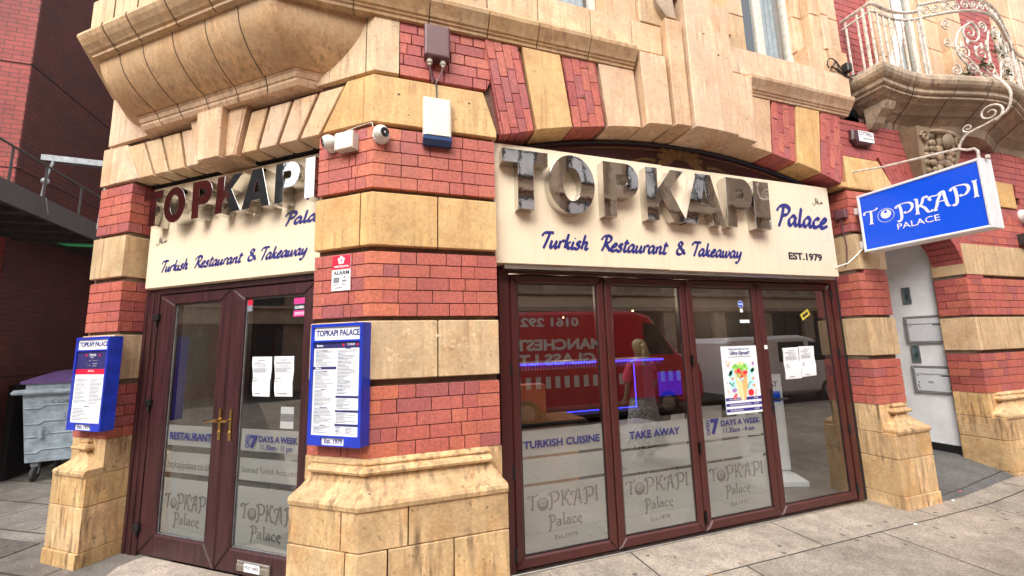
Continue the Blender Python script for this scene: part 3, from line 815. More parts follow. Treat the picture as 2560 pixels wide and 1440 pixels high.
for s in (1, -1):
    def X(x): return x if s == 1 else 2 * ARC_X - x
    def pr(a, c): return (X(a), X(c)) if s == 1 else (X(c), X(a))
    brick_vous(*pr(.945, 1.235)); stone_vous(*pr(1.262, 1.597)); brick_vous(*pr(1.615, 1.935)); stone_vous(*pr(1.96, 2.31), cols=PINK + YEL)
# the great stepped keystone running up as a pilaster
def key(name, xa, xb, w, zt, cols, slant=.06, low=0.0):
    b = MB(); n = 3; lo = [(xa + (xb - xa) * i / n, arc(xa + (xb - xa) * i / n) - low) for i in range(n + 1)]
    f = lambda x, z: x + (x - ARC_X) * slant * (z - 3.6) * 1.6
    b.prism(R, lo + [(f(xb, zt), zt), (f(xa, zt), zt)], -.285, w, .006, tint=pick(cols)); part(b, name, M['stone'])
key('keystone', 2.325, 2.598, .10, 4.30, PINK, .05); key('keystone', 2.622, 2.795, .125, 4.70, STONE + PINK, .045)
key('keystone', 2.818, 3.155, .155, 5.02, PINK, .03, .012); key('keystone', 3.165, 3.36, .135, 4.86, PINK, .02); key('keystone', 3.365, 3.62, .105, 4.30, PINK, .04)

# --- brickwork over the right-hand pier and porch, with its stone panels
def brick_panel(*a, **k):
    b = MB(); b.bricks(*a, **k); part(b, 'brickwork', M['brick'])
brick_panel(R, [(4.96, 3.30), (5.05, 3.66), (5.03, 4.14), (4.83, 4.14), (4.64, 3.40)][::1], -.28, .006, row=.076, seq=(.225, .225), ang=pi / 2 + .17, org=(4.94, 3.4), pal=DEEP + BRICKS[3:5], bev=.002)
brick_panel(R, [(5.05, 3.70), (6.55, 3.70), (6.45, 4.12), (5.03, 4.12)], -.1, .0, row=.092, org=(5.05, 3.7), pal=DEEP, bev=.002)
brick_panel(R, [(5.03, 3.66), (5.62, 3.66), (5.62, 3.73), (5.03, 3.73)], -.1, .004, row=.075, seq=(.075, .075), org=(5.03, 3.66), pal=DEEP, bev=.002)
brick_panel(R, [(5.93, 3.18), (6.6, 3.1), (6.55, 3.72), (5.66, 3.72)], -.3, .004, row=.076, seq=(.225, .225), ang=pi / 2 + .42, org=(5.8, 3.4), pal=DEEP, bev=.002)
brick_panel(R, [(6.9, 3.1), (12.3, 3.1), (12.3, 4.12), (6.9, 4.12)], -.1, .0, row=.092, org=(6.9, 3.1), pal=DEEP, bev=.002, skip=lambda x, z: 7.75 < x < 8.5 and 3.3 < z < 3.68)
b = MB()
b.rect(R, 5.035, 5.33, 3.272, 3.652, -.29, .014, .006, tint=pick(YEL)); b.prism(R, [(5.337, 3.272), (5.83, 3.272), (5.80, 3.40), (5.62, 3.652), (5.337, 3.652)], -.29, .014, .006, tint=pick(YEL))
part(b, 'stone_band', M['stone']); b = MB()
b.rect(R, 7.8, 8.1, 3.3, 3.66, -.1, .014, .006, tint=pick(YEL)); b.rect(R, 8.107, 8.45, 3.3, 3.66, -.1, .014, .006, tint=pick(YEL))
part(b, 'stone_band', M['stone'])
b = MB()     # springing stone under the left end of the arch's right side
b.rect(R, 4.93, 5.03, 3.272, 3.33, -.29, .014, .004, tint=pick(YEL)); part(b, 'springer', M['stone'])

# --- porch arch: deep brick ring on the right-hand pier
PCX, PCZ, PR = 6.23, 2.28, .78
b = MB(); ns = 26
for i in range(ns):
    a0, a1 = pi * i / ns, pi * (i + 1) / ns
    q = [(PCX + r * cos(a), PCZ + r * .92 * sin(a)) for r, a in ((PR, a0 + .006), (PR + .34, a0 + .004), (PR + .34, a1 - .004), (PR, a1 - .006))]
    b.prism(R, q, -.3, .004, .002, tint=pick(DEEP))
part(b, 'arch_ring', M['brick'])
b = MB()
b.bricks(R, [(7.05, 2.62), (9.4, 2.75), (9.4, 3.25), (7.05, 3.25)], -.3, -.004, row=.085, seq=(.225, .225), org=(7, 2.6), pal=DEEP, bev=.002)
part(b, 'brickwork', M['brick'])

# --- cornice
CP = [(0.0, 4.148), (.028, 4.15), (.034, 4.172), (.045, 4.178), (.05, 4.192), (.062, 4.20), (.075, 4.225), (.098, 4.262), (.116, 4.29), (.122, 4.318), (.118, 4.335), (.03, 4.345)]
def cornice(fr, u0, u1, mats, jn, cols, endcut=(0, 0), parent=None, name='cornice'):
    b = MB(); us = [u0] + list(jn) + [u1]
    for i in range(len(us) - 1):
        a, d = us[i] + .0045, us[i + 1] - .0045
        r = []
        for uu, e in ((a, endcut[0] if i == 0 else 0), (d, endcut[1] if i == len(us) - 2 else 0)):
            r.append([fr(uu + e * w, z, w) for w, z in CP] + [fr(uu, 4.345, -.1), fr(uu, 4.148, -.1)])
        t = pick(cols)
        vs = r[0] + r[1]; n = len(r[0])
        b.loft(r, tint=tuple(x * .92 for x in t))
    return part(b, name, mats, parent)
cornice(R, -.72, 2.27, M['stone'], (-.2, .36, .84, 1.28, 1.78), STONE, endcut=(-.9, 0))
cornice(R, 3.645, 5.2, M['stone'], (4.18, 4.67), PINK)
cornice(R, 9.25, 12.4, M['stone'], (10, 11), PINK)
def band_course(fr, us, z0, z1, w, cols, name='sill_course', w0=-.3):
    b = MB()
    for i in range(len(us) - 1):
        b.rect(fr, us[i] + .004, us[i + 1] - .004, z0, z1, w0, w, .005, tint=pick(cols))
    return part(b, name, M['stone'])
band_course(R, [-.62, .2, .84, 1.3, 1.82, 2.26, 2.6], 4.35, 4.655, .05, STONE)
band_course(R, [3.38, 4.19, 4.68, 5.26], 4.35, 4.65, .055, PINK)
band_course(R, [9.3, 10.2, 11.2, 12.4], 4.35, 4.65, .055, PINK)
b = MB()
b.rect(R, 2.31, 2.60, 4.31, 4.348, -.2, .035, .003, tint=pick(PINK)); part(b, 'sill_bed', M['stone']); b = MB(); b.rect(R, 3.37, 3.64, 4.31, 4.348, -.2, .035, .003, tint=pick(PINK))
part(b, 'sill_bed', M['stone'])

# --- upper storey of the street front
def window(u0, u1, z0, z1, fr=R, w=-.17, mull=1, parent=None):
    f = MB(); t = .07
    f.rect(fr, u0, u1, z0, z0 + t + .03, w - .06, w + .02, .006); f.rect(fr, u0, u0 + t, z0, z1, w - .06, w, .006); f.rect(fr, u1 - t, u1, z0, z1, w - .06, w, .006)
    f.rect(fr, u0, u1, z1 - t, z1, w - .06, w - .002, .006)
    for i in range(mull):
        c = u0 + (u1 - u0) * (i + 1) / (mull + 1); f.rect(fr, c - .055, c + .055, z0 + t, z1 - t, w - .06, w - .004, .01)
    fo = part(f, 'window', M['sash'], parent)
    p = MB(); p.sheet(fr, [(u0 + t, z0 + t), (u1 - t, z0 + t), (u1 - t, z1 - t), (u0 + t, z1 - t)], w - .035)
    part(p, 'pane', M['upglass'], fo)
    c = MB()
    for s in (0, 1):
        for k in range(7):
            uu = (u0 + .08 + k * .04) if s == 0 else (u1 - .08 - k * .04)
            c.tube([fr(uu, z0 + .1, w - .16 - .02 * (k % 2)), fr(uu, z1, w - .16 - .02 * (k % 2))], .03, 6)
    part(c, 'curtain', M['curtain'], fo)
    return fo
M['sash'] = plain("chipped_white_sash_paint", (.62, .56, .48), .55, noise=.22, scale=22, bump=.1)
M['curtain'] = plain("grey_curtain", (.42, .42, .40), .8, noise=.2)
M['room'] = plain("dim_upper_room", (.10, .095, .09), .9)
def jamb(fr, us, z0, z1, w, cols, h=.42, w0=-.34):
    b = MB(); z = z0; k = 0
    while z < z1:
        for i in range(len(us) - 1):
            b.rect(fr, us[i] + .002, us[i + 1] - .002, z + .003, min(z + h, z1) - .003, w0, w[i], .006, tint=pick(cols))
        z += h; k += 1
    part(b, 'window_jamb', M['stone'])
PB = BUFF + PINK
jamb(R, [.1, .62], 4.66, 7.6, [.0], PB); jamb(R, [2.02, 2.36], 4.66, 7.6, [.01], PB)
jamb(R, [3.40, 3.74], 4.66, 7.6, [.02], PB)
jamb(R, [4.70, 4.86, 5.0, 5.12, 5.32], 4.99, 7.6, [-.12, -.02, .015, -.01], PINK, h=.46)
jamb(R, [5.98, 6.36], 4.66, 7.6, [.02], PINK, h=.46); jamb(R, [7.25, 7.6, 7.95], 4.66, 7.6, [-.08, .02], PINK, h=.46); jamb(R, [8.9, 9.4, 10.1], 4.66, 7.6, [.0, .02], PINK, h=.46)
b = MB(); b.rect(R, 2.36, 2.70, 4.66, 5.0, -.3, .055, .008, tint=pick(PB)); part(b, 'jamb_base', M['stone'])
b = MB(); b.rect(R, 4.72, 5.04, 4.66, 4.985, -.3, .0, .006, tint=pick(PINK)); b.rect(R, 5.04, 5.33, 4.66, 4.985, -.3, .03, .006, tint=pick(PINK)); part(b, 'jamb_base', M['stone'])
def brick_panel(*a, **k):
    b = MB(); b.bricks(*a, **k); part(b, 'brickwork', M['brick'])
brick_panel(R, [(5.33, 4.66), (5.97, 4.66), (5.97, 7.6), (5.33, 7.6)], -.2, -.03, row=.09, org=(5.33, 4.66), pal=DEEP, bev=.002)
brick_panel(R, [(7.96, 4.66), (8.9, 4.66), (8.9, 7.6), (7.96, 7.6)], -.2, -.03, row=.09, org=(7.96, 4.66), pal=DEEP, bev=.002)
brick_panel(R, [(2.32, 5.0), (2.75, 5.0), (2.75, 7.6), (2.32, 7.6)], -.2, -.03, row=.09, org=(2.3, 5.0), pal=DEEP, bev=.002)
b = MB()   # pilaster that the keystone carries
b.rect(R, 2.74, 3.42, 5.02, 7.6, -.3, .11, .008, tint=pick(STONE)); b.rect(R, 3.12, 3.42, 4.7, 5.02, -.3, .125, .008, tint=pick(PINK))
b.loft([[R(2.73 - .22 * sin(a) , 4.72 + .9 * t, .10 * (1 - t) + .02), R(2.73, 4.72 + .9 * t, .10 * (1 - t) + .02), R(2.73, 4.72 + .9 * t, -.2), R(2.73 - .22 * sin(a), 4.72 + .9 * t, -.2)] for t, a in ((0, .5), (.15, 1.1), (.35, 1.57), (.6, 1.2), (.85, .8), (1, .5))], tint=pick(SOOT), smooth=True)
part(b, 'pilaster', M['stone'])
window(.62, 2.02, 4.70, 7.2); window(3.74, 4.72, 4.74, 7.2); window(6.36, 7.25, 4.70, 7.2)
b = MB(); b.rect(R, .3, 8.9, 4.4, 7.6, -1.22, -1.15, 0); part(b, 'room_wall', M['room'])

# --- oriel over the corner doors
OC = -1.57                                           # its centre line
def oriel_ring(z, off, half):
    """front edge `off` out of the wall; the right cheek runs along the street front, the left one mirrors it"""
    ca, sa = cos(-AL), sin(-AL)
    uf = half - off / math.tan(-AL) * 0.0
    back = off / sa * ca
    return [L(OC + half + back, z, -.04), L(OC + half, z, off), L(OC - half, z, off), L(OC - half - back, z, -.04)]
OFF = [(3.672, .10, .92), (3.70, .118, .925), (3.722, .118, .93), (3.728, .128, .93), (3.75, .136, .935), (3.762, .138, .937), (3.77, .15, .94), (3.785, .148, .94)]
BELL = [(3.786, .17, .935), (3.82, .225, .945), (3.86, .275, .955), (3.90, .315, .96), (3.95, .355, .97), (4.0, .388, .975), (4.06, .412, .98), (4.12, .425, .985), (4.16, .43, .985)]
CORN = [(4.16, .445, .99), (4.168, .475, 1.0), (4.19, .478, 1.0), (4.198, .495, 1.005), (4.21, .505, 1.01), (4.24, .535, 1.02), (4.275, .56, 1.03), (4.305, .575, 1.035), (4.33, .572, 1.035), (4.345, .50, 1.01)]
BAND = [(4.346, .50, 1.01), (4.36, .505, 1.01), (4.68, .505, 1.01), (4.69, .49, 1.0)]
orl = MB()
for pr, t in ((OFF, PINK[0]), (BELL, (.63, .41, .22))):
    orl.loft([[tuple(p) for p in oriel_ring(z, o, h)] for z, o, h in pr], tint=t)
# raised weather joints between the bell's stones
oo = part(orl, 'oriel', M['stone'], angle=25)
for p_ in oo.data.polygons: p_.use_smooth = len(p_.vertices) == 4
oo.data.set_sharp_from_angle(angle=radians(24))
for u in (-2.28, -1.98, -1.62, -1.25, -.9):
    us = (u - OC); jt = MB()
    jt.tube([L(OC + us * (h / .985), z, o + .0005) for z, o, h in [(3.672, .10, .9)] + OFF[1:] + BELL], .0045, 5); part(jt, 'mortar_joint', M['groove'], oo)
jt = MB(); jt.tube([L(-.075, 3.69, .009), L(-.075, 4.15, .009)], .004, 5)
part(jt, 'mortar_joint', M['groove'], oo)
oc = MB()
for pr, t in ((CORN, STONE[0]), (BAND, STONE[2])):
    oc.loft([[tuple(p) for p in oriel_ring(z, o, h)] for z, o, h in pr], tint=t)
oc = part(oc, 'oriel_cornice', M['stone'], oo)
ow = MB(); ow.loft([[tuple(p) for p in oriel_ring(z, .44, .99)] for z in (4.69, 7.4)], tint=PINK[0]); part(ow, 'oriel_wall', M['stone'], oo)
for u in (-2.26, -1.95, -1.5, -1.1, -.75):
    jt = MB(); jt.tube([L(u, z, o + .001) for z, o, h in CORN + BAND[1:3]], .0055, 5); part(jt, 'mortar_joint', M['groove'], oo)

# --- flat arch of wedge stones over the corner doors
VB = [-2.64, -2.425, -2.22, -2.0]; VT = [-2.88, -2.61, -2.37, -2.11]
VB2 = [-1.335, -1.135, -.92, -.70, -.48]; VT2 = [-1.245, -1.035, -.78, -.515, -.25]
def fv(b0, b1, t0, t1, cols, w=.02):
    b = MB(); g3 = .017
    b.prism(L, [(b0 + g3, 3.262), (b1 - g3, 3.262), (t1 - g3, 3.62), (t0 + g3, 3.62)], -.21, w, .006, tint=pick(cols)); part(b, 'wedge_stone', M['stone'])
b = MB(); b.prism(L, [(-3.24, 3.272), (-2.655, 3.272), (-2.895, 3.655), (-3.24, 3.655)], -.33, .014, .006, tint=pick(PINK))
b.rect(L, -3.24, -3.10, 3.272, 3.655, .0145, .016, 0, tint=pick(PINK)); part(b, 'stone_band', M['stone'])
for i in range(3): fv(VB[i], VB[i + 1], VT[i], VT[i + 1], PINK + STONE)
for i in range(4): fv(VB2[i], VB2[i + 1], VT2[i], VT2[i + 1], PINK + STONE)
fv(-2.0, -1.82, -2.11, -1.93, PINK); 
b = MB()
b.prism(L, [(-1.80, 3.245), (-1.365, 3.245), (-1.27, 3.67), (-1.93, 3.67)], -.21, .055, .006, tint=pick(PINK))
b.prism(L, [(-1.705, 3.225), (-1.455, 3.225), (-1.455, 3.675), (-1.755, 3.675)], .05, .115, .006, tint=pick(PINK)); b.prism(L, [(-1.36, 3.245), (-1.345, 3.245), (-1.25, 3.67), (-1.27, 3.67)], .0, .05, .004, tint=pick(PINK))
part(b, 'keystone', M['stone'])
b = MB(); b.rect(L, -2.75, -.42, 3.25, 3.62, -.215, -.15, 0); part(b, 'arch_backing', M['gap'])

# --- dark tympanum with its painted palmette
b = MB(); xs = [.9 + i * 4.1 / 28 for i in range(29)]
b.prism(R, [(.9, 3.1), (5.0, 3.1)] + [(x, arc(x) - .012) for x in xs[::-1]], -.27, -.235, 0); ty = part(b, 'tympanum', M['tymp'])
b = MB(); b.tube([R(x, arc(x) - .03, -.225) for x in xs], .018, 6); part(b, 'frame_bead', M['black'], ty)
b = MB()
b.tube([R(x, arc(x) - .075, -.234) for x in xs[2:-2]], .004, 4)
for k in range(9):
    a = radians(198 + k * 18 - 0); a = radians(-18 + k * 27) 
    cx, cz = 2.95 + .17 * cos(a) * 1.15, 3.44 + .10 * sin(a)
    b.disc(R, cx, cz, .10, -.2335 + .0004 * k, 16, ry=.035, rot=a)
for sg in (1, -1):
    b.tube([R(2.95 + sg * (.32 + .05 * i), 3.40 + .012 * i - .0035 * i * i, -.233) for i in range(9)], [.02 - .002 * i for i in range(9)], 5)
part(b, 'palmette', M['ochre'], ty)

# scraped paint on the plain stone band of the corner pier
b = MB(); rnd = random.Random(21)
for cx, cz, n_, sp in ((.17, 1.66, 9, .075), (.19, 1.53, 7, .06), (.58, 1.62, 7, .07), (.52, 1.69, 3, .03), (.66, 1.63, 5, .05)):
    for k in range(n_):
        u, z, s_ = cx + rnd.gauss(0, sp), cz + rnd.gauss(0, .035), rnd.uniform(.006, .02)
        b.sheet(R, [(u + s_ * rnd.uniform(.6, 1.7) * cos(a), z + s_ * rnd.uniform(.5, 1.0) * sin(a)) for a in [2 * pi * i / 7 for i in range(7)]], .0125 + .0002 * k, tint=(.72, .54, .32))
part(b, 'stain', M['stone'])['kind'] = 'stuff'

for u, z, r_ in ((.137, 3.517, .011), (.213, 3.361, .007), (.681, 3.537, .011), (.574, 3.382, .006), (1.72, 3.78, .016), (3.2, 4.42, .014), (3.02, 4.6, .012)):
    b = MB(); wz = .0145 if u < 1 else (.0208 if u < 2 else .1558 if u < 3.15 else .1358); b.disc(R, u, z, r_, wz, 9, tint=(.9, .8, .7), ry=r_ * .85); part(b, 'bolt_hole', M['groove'])

# ================================================================== DOORS
def frame_ring(mb, fr, u0, u1, v0, v1, t, w0, w1, tb=None, bev=.006, mat=0):
    """four mitred members round a pane"""
    tb = tb or t
    o = [(u0, v0), (u1, v0), (u1, v1), (u0, v1)]; i = [(u0 + t, v0 + tb), (u1 - t, v0 + tb), (u1 - t, v1 - t), (u0 + t, v1 - t)]
    for k in range(4):
        k2 = (k + 1) % 4
        mb.prism(fr, [o[k], o[k2], i[k2], i[k]], w0, w1, bev, mat)
def bands(mb, fr, u0, u1, zs, w):
    for a, b in zs: mb.sheet(fr, [(u0, a), (u1, a), (u1, b), (u0, b)], w)
def eye_o(mb, fr, c, v, r, w, hole=None):
    """the ringed eye that stands for the letter O"""
    n = 24
    def ring(cx, cz, r0, r1, ww, a0=0, a1=2 * pi, sh=0):
        vs = []; k = n
        for i in range(k + 1):
            a = a0 + (a1 - a0) * i / k
            vs += [fr(cx + r1 * cos(a), cz + r1 * sin(a), ww), fr(cx + r0 * cos(a), cz + sh + r0 * sin(a), ww)]
        mb.add(vs, [(2 * i, 2 * i + 1, 2 * i + 3, 2 * i + 2) for i in range(k)])
    ring(c, v, .58 * r, r, w, sh=.26 * r)
    ring(c, v + .22 * r, .16 * r, .32 * r, w + .0005, sh=.06 * r)

def logo_cut(mb, fr, u0, u1, v0, cap, w, last='I'):
    s = (u1 - u0) / 4.98
    for body, a in (('T', 0), ('PKAPI' if last == 'I' else 'PKAP', 1.38)):
        tot = sum(FANCY[ch][0] for ch in body)
        script(mb, fr, body, FANCY, u0 + a * s, u0 + (a + tot) * s, v0, cap, w, .007, .016, nib=radians(15))
    eye_o(mb, fr, u0 + .98 * s, v0 + .30 * cap, .40 * s, w)
def palace_cut(mb, fr, u0, u1, v0, cap, w):
    script(mb, fr, 'palace', FANCY, u0, u1, v0, cap, w, .006, .013, nib=radians(15))

# --- folding glazed doors on the street
f = MB()
f.rect(R, .96, 1.052, GZ - .01, 2.30, -.36, -.215, .004); f.rect(R, 4.878, 4.955, GZ - .01, 2.30, -.36, -.215, .004)
f.rect(R, 1.052, 4.878, 2.205, 2.30, -.36, -.216, .004)
df = part(f, 'door_frame', M['upvc'])
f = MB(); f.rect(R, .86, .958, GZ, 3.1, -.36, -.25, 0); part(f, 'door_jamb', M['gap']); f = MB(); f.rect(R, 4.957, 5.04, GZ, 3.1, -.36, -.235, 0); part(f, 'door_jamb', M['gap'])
f = MB(); f.rect(R, 1.0, 4.93, GZ - .01, GZ + .014, -.36, -.19, .004); part(f, 'threshold', M['brush'])
leaves = [(1.058, 1.958), (1.966, 2.866), (2.874, 3.782), (3.790, 4.872)]
zb, zt = GZ + .018, 2.20
PZ0, PZ1 = -.025, 2.135
for k, (a, c) in enumerate(leaves):
    d = MB(); frame_ring(d, R, a, c, zb, zt, .072, -.30, -.225, tb=.085, bev=.012)
    leaf = part(d, 'door_leaf', M['upvc']); leaf['label'] = ["first leaf from the corner, marked turkish cuisine", "second leaf, marked take away", "third leaf with the food poster", "wide clear leaf with the handle"][k]
    p = MB(); g0, g1 = a + .072, c - .072
    p.sheet(R, [(g0, zb + .085), (g1, zb + .085), (g1, zt - .072), (g0, zt - .072)], -.248); part(p, 'pane', M['glass'], leaf)
    bd = MB(); frame_ring(bd, R, g0 - .001, g1 + .001, zb + .084, zt - .071, .012, -.262, -.2465, bev=.002); part(bd, 'glazing_bead', M['black'], leaf)
    h = MB()
    for z in (1.42, .62, .02) if k != 3 else (2.08, 1.42, .62, .02):
        side = c - .003 if k in (0, 1) else c + .004
        if k == 0: side = a - .004
        if k == 1: side = c + .004
        if k == 2: side = a - .004
        if k == 3: side = c + .004
        h.lathe(R(side, z - .05, -.216), (0, 0, 1), [(0, .0), (0, .011), (.045, .011), (.046, .008), (.054, .008), (.055, .011), (.10, .011), (.10, 0)], 10)
        h.rect(R, side - .014, side + .014, z - .045, z + .045, -.23, -.219, .002)
        part(h, 'hinge', M['black'], leaf); h = MB()
    if k < 3:
        v = MB(); w = -.257
        if k == 0: bands(v, R, g0 + .01, g1 - .01, [(.715, .915), (.505, .692), (-.01, .482)], w)
        elif k == 1: bands(v, R, g0 + .01, g1 - .01, [(.685, .885), (.475, .662), (-.01, .452)], w)
        else: bands(v, R, g0 + .01, g1 - .01, [(.675, .862), (.485, .652), (-.01, .462)], w)
        part(v, 'frosted_vinyl', M['frost'], leaf)
        t = MB(); w2 = -.2462
        if k == 0: write(t, R, 'TURKISH CUISINE', 1.15, 1.845, .775, .835, w2, .03)
        if k == 1: write(t, R, 'TAKE AWAY', 2.14, 2.685, .758, .824, w2, .03)
        if k == 2:
            write(t, R, 'OPEN', 2.99, 3.03, .715, .855, w2, .02, rot90=True); write(t, R, '7', 3.04, 3.145, .715, .862, w2, .05)
            write(t, R, 'DAYS A WEEK', 3.165, 3.66, .785, .838, w2, .03); write(t, R, '11.30am - 4 am', 3.19, 3.575, .718, .765, w2, .012)
        part(t, 'lettering', M['navyvinyl'], leaf)
        w2 = -.2545; t = MB(); u0, u1 = ((1.18, 1.81), (2.09, 2.74), (2.99, 3.645))[k]
        logo_cut(t, R, u0, u1, .305, .112, w2); palace_cut(t, R, u0 + .17, u0 + .47, .16, .09, w2)
        write(t, R, 'Est.1979', u0 + .22, u0 + .42, .058, .092, w2, .01)
        part(t, 'cut_lettering', M['cut'], leaf)
    else:
        h = MB(); h.rect(R, 3.803, 3.838, .85, 1.105, -.226, -.213, .004); h.tube([R(3.82, 1.005, -.214), R(3.82, 1.005, -.165), R(3.84, 1.005, -.16), R(3.955, 1.003, -.158)], [.011, .011, .011, .009], 8)
        h.lathe(R(3.82, .925, -.214), (0, -1, 0), [(0, .012), (.008, .012), (.008, 0)], 10); part(h, 'handle', M['black'], leaf)
        h = MB(); h.rect(R, 3.80, 3.842, 1.50, 1.54, -.226, -.2235, 0); part(h, 'pull_sticker', M['paper'], leaf)

# --- double doors on the corner
WL = -.20
f = MB()
f.rect(L, -2.755, -2.555, GZ - .01, 2.32, -.34, -.195, .005); f.rect(L, -.66, -.45, GZ - .01, 2.32, -.34, -.195, .005)
f.rect(L, -2.555, -.66, 2.172, 2.32, -.34, -.196, .005)
f.rect(L, -2.735, -2.70, GZ, 2.2, -.195, -.185, .004); f.rect(L, -2.655, -2.62, GZ, 2.2, -.195, -.185, .004)
part(f, 'door_frame', M['grain'])
for k, (a, c, g0, g1) in enumerate(((-2.550, -1.612, -2.345, -1.745), (-1.604, -.664, -1.452, -.80))):
    d = MB(); zb2, zt2 = GZ + .015, 2.165
    o = [(a, zb2), (c, zb2), (c, zt2), (a, zt2)]; i_ = [(g0, .075), (g1, .075), (g1, 2.065), (g0, 2.065)]
    for q in range(4): d.prism(L, [o[q], o[(q + 1) % 4], i_[(q + 1) % 4], i_[q]], -.285, WL, .012)
    leaf = part(d, 'door_leaf', M['grain']); leaf['label'] = ["left corner door marked restaurant", "right corner door with two taped papers and the letter plate"][k]
    p = MB(); p.sheet(L, [(g0, .075), (g1, .075), (g1, 2.065), (g0, 2.065)], -.226); part(p, 'pane', M['glass'], leaf)
    bd = MB(); frame_ring(bd, L, g0 - .001, g1 + .001, .074, 2.066, .009, -.24, -.2235, bev=.002); part(bd, 'glazing_bead', M['galv'], leaf)
    v = MB(); w = -.236
    bands(v, L, g0 + .018, g1 - .018, [(.812, .985), (.585, .757), (.085, .538)], w); part(v, 'frosted_vinyl', M['frost'], leaf)
    t = MB(); w2 = -.2242
    if k == 0: write(t, L, 'RESTAURANT', -2.29, -1.765, .862, .928, w2, .03)
    else:
        write(t, L, 'OPEN', -1.375, -1.325, .838, .942, w2, .02, rot90=True); write(t, L, '7', -1.325, -1.238, .838, .94, w2, .05)
        write(t, L, 'DAYS A WEEK', -1.226, -.822, .888, .938, w2, .03); write(t, L, '11.30am - 11 pm', -1.205, -.872, .832, .872, w2, .012)
    part(t, 'lettering', M['navyvinyl'], leaf)
    t = MB(); w2 = -.2325
    if k == 0:
        write(t, L, 'topkapipalace.co.uk', -2.305, -1.765, .625, .685, w2, .006); logo_cut(t, L, -2.285, -1.755, .30, .115, w2); palace_cut(t, L, -2.165, -1.845, .175, .09, w2)
    else:
        write(t, L, 'Licensed Turkish Restaurant', -1.402, -.815, .645, .69, w2, .004); logo_cut(t, L, -1.38, -.80, .30, .115, w2, last='I'); palace_cut(t, L, -1.27, -.95, .165, .09, w2)
    part(t, 'cut_lettering', M['cut'], leaf)
    hu = -1.638 if k == 0 else -1.515
    h = MB(); h.rect(L, hu - .014, hu + .014, .888, 1.145, WL + .001, WL + .012, .005); sg = -1
    h.tube([L(hu, 1.055, WL + .01), L(hu, 1.055, WL + .05), L(hu + sg * .02, 1.055, WL + .056), L(hu + sg * .11, 1.048, WL + .056), L(hu + sg * .125, 1.045, WL + .05)], [.011, .010, .011, .009, .006], 8)
    h.lathe(L(hu, .955, WL + .012), LN, [(0, .012), (.006, .012), (.006, 0)], 10); part(h, 'handle', M['gold'], leaf)
    h = MB()
    for z in (1.93, 1.15, .09):
        hx = a - .004 if k == 0 else c + .004
        h.lathe(L(hx, z - .05, WL + .012), (0, 0, 1), [(0, 0), (0, .012), (.11, .012), (.11, 0)], 10); h.rect(L, hx - .035, hx + .035, z + .0, z + .055, WL - .01, WL + .03, .006)
        part(h, 'hinge', M['black'], leaf); h = MB()
    if k == 1:
        h = MB(); h.rect(L, -1.335, -1.0, -.062, .014, WL - .002, WL + .018, .006); h.rect(L, -1.332, -1.003, -.058, -.01, WL + .018, WL + .024, .004); lp = part(h, 'letter_plate', M['brush'], leaf)
        h = MB(); h.rect(L, -1.245, -1.085, -.052, .006, WL + .0245, WL + .0262, 0); write(h, L, 'POST HERE', -1.232, -1.098, -.032, -.008, WL + .0268, .01, mat=1)
        part(h, 'post_label', [M['paper'], M['ink']], leaf)

# ================================================================== SHOP SIGNS
LET = {   # slab letters in a unit box: outline then holes
 'T': [[(0, 1), (0, .78), (.33, .78), (.33, 0), (.67, 0), (.67, .78), (1, .78), (1, 1)]],
 'O': [[(.5 + .5 * cos(2 * pi * k / 32), .5 + .5 * sin(2 * pi * k / 32)) for k in range(32)], [(.5 + .2 * cos(-2 * pi * k / 28), .5 + .29 * sin(-2 * pi * k / 28)) for k in range(28)]],
 'P': [[(0, 0), (.34, 0), (.34, .36), (.55, .36)] + [(.62 + .38 * cos(a), .68 + .32 * sin(a)) for a in [-pi / 2 + pi * k / 14 for k in range(15)]] + [(0, 1)],
       [(.34, .78), (.56, .78)] + [(.58 + .09 * cos(a), .68 + .10 * sin(a)) for a in [pi / 2 - pi * k / 8 for k in range(9)]] + [(.34, .58)]],
 'K': [[(0, 0), (.28, 0), (.28, .30), (.38, .43), (.66, 0), (1, 0), (.58, .62), (.97, 1), (.64, 1), (.28, .60), (.28, 1), (0, 1)]],
 'A': [[(0, 0), (.28, 0), (.345, .2), (.66, .2), (.72, 0), (1, 0), (.68, 1), (.33, 1)], [(.40, .39), (.505, .74), (.61, .39)]],
 'I': [[(0, 0), (1, 0), (1, 1), (0, 1)]],
}
def slab_letter(ch, fr, u0, u1, v0, v1, w0, w1, parent, m, lean=0.0):
    cu = bpy.data.curves.new("lettering_source", 'CURVE'); cu.dimensions = '2D'; cu.fill_mode = 'BOTH'
    cu.extrude = (w1 - w0) / 2; cu.bevel_depth = .002; cu.bevel_resolution = 1
    for poly in LET[ch]:
        sp = cu.splines.new('POLY'); sp.points.add(len(poly) - 1); sp.use_cyclic_u = True
        for q, (x, y) in zip(sp.points, poly): q.co = (x * (u1 - u0), y * (v1 - v0), 0, 1)
    vs, fs = curve_mesh(cu)
    mb = MB(); wc = (w0 + w1) / 2
    mb.add([fr(u0 + x, v0 + y, wc + z + lean * (y / (v1 - v0) - .5)) for x, y, z in vs], fs)
    o = mb.build('letter', [m], parent)
    return o

def arabic(mb, fr, u0, u1, v0, v1, w, t):
    sx, sy = (u1 - u0), (v1 - v0)
    for st in ([(1.0, .30), (.88, .42), (.74, .40), (.86, .28), (.72, .22), (.55, .2)], [(.55, .2), (.50, .5), (.44, .95)], [(.55, .2), (.44, .22), (.34, .5), (.30, 1.0)], [(.30, 1.0), (.27, .5), (.24, .1), (.12, -.05), (.02, .12), (.0, .3)], [(.4, .55), (.47, .4), (.54, .22)]):
        ribbon(mb, fr, [(u0 + x * sx, v0 + y * sy) for x, y in catmull(st, 5)], t * .6, t, w)

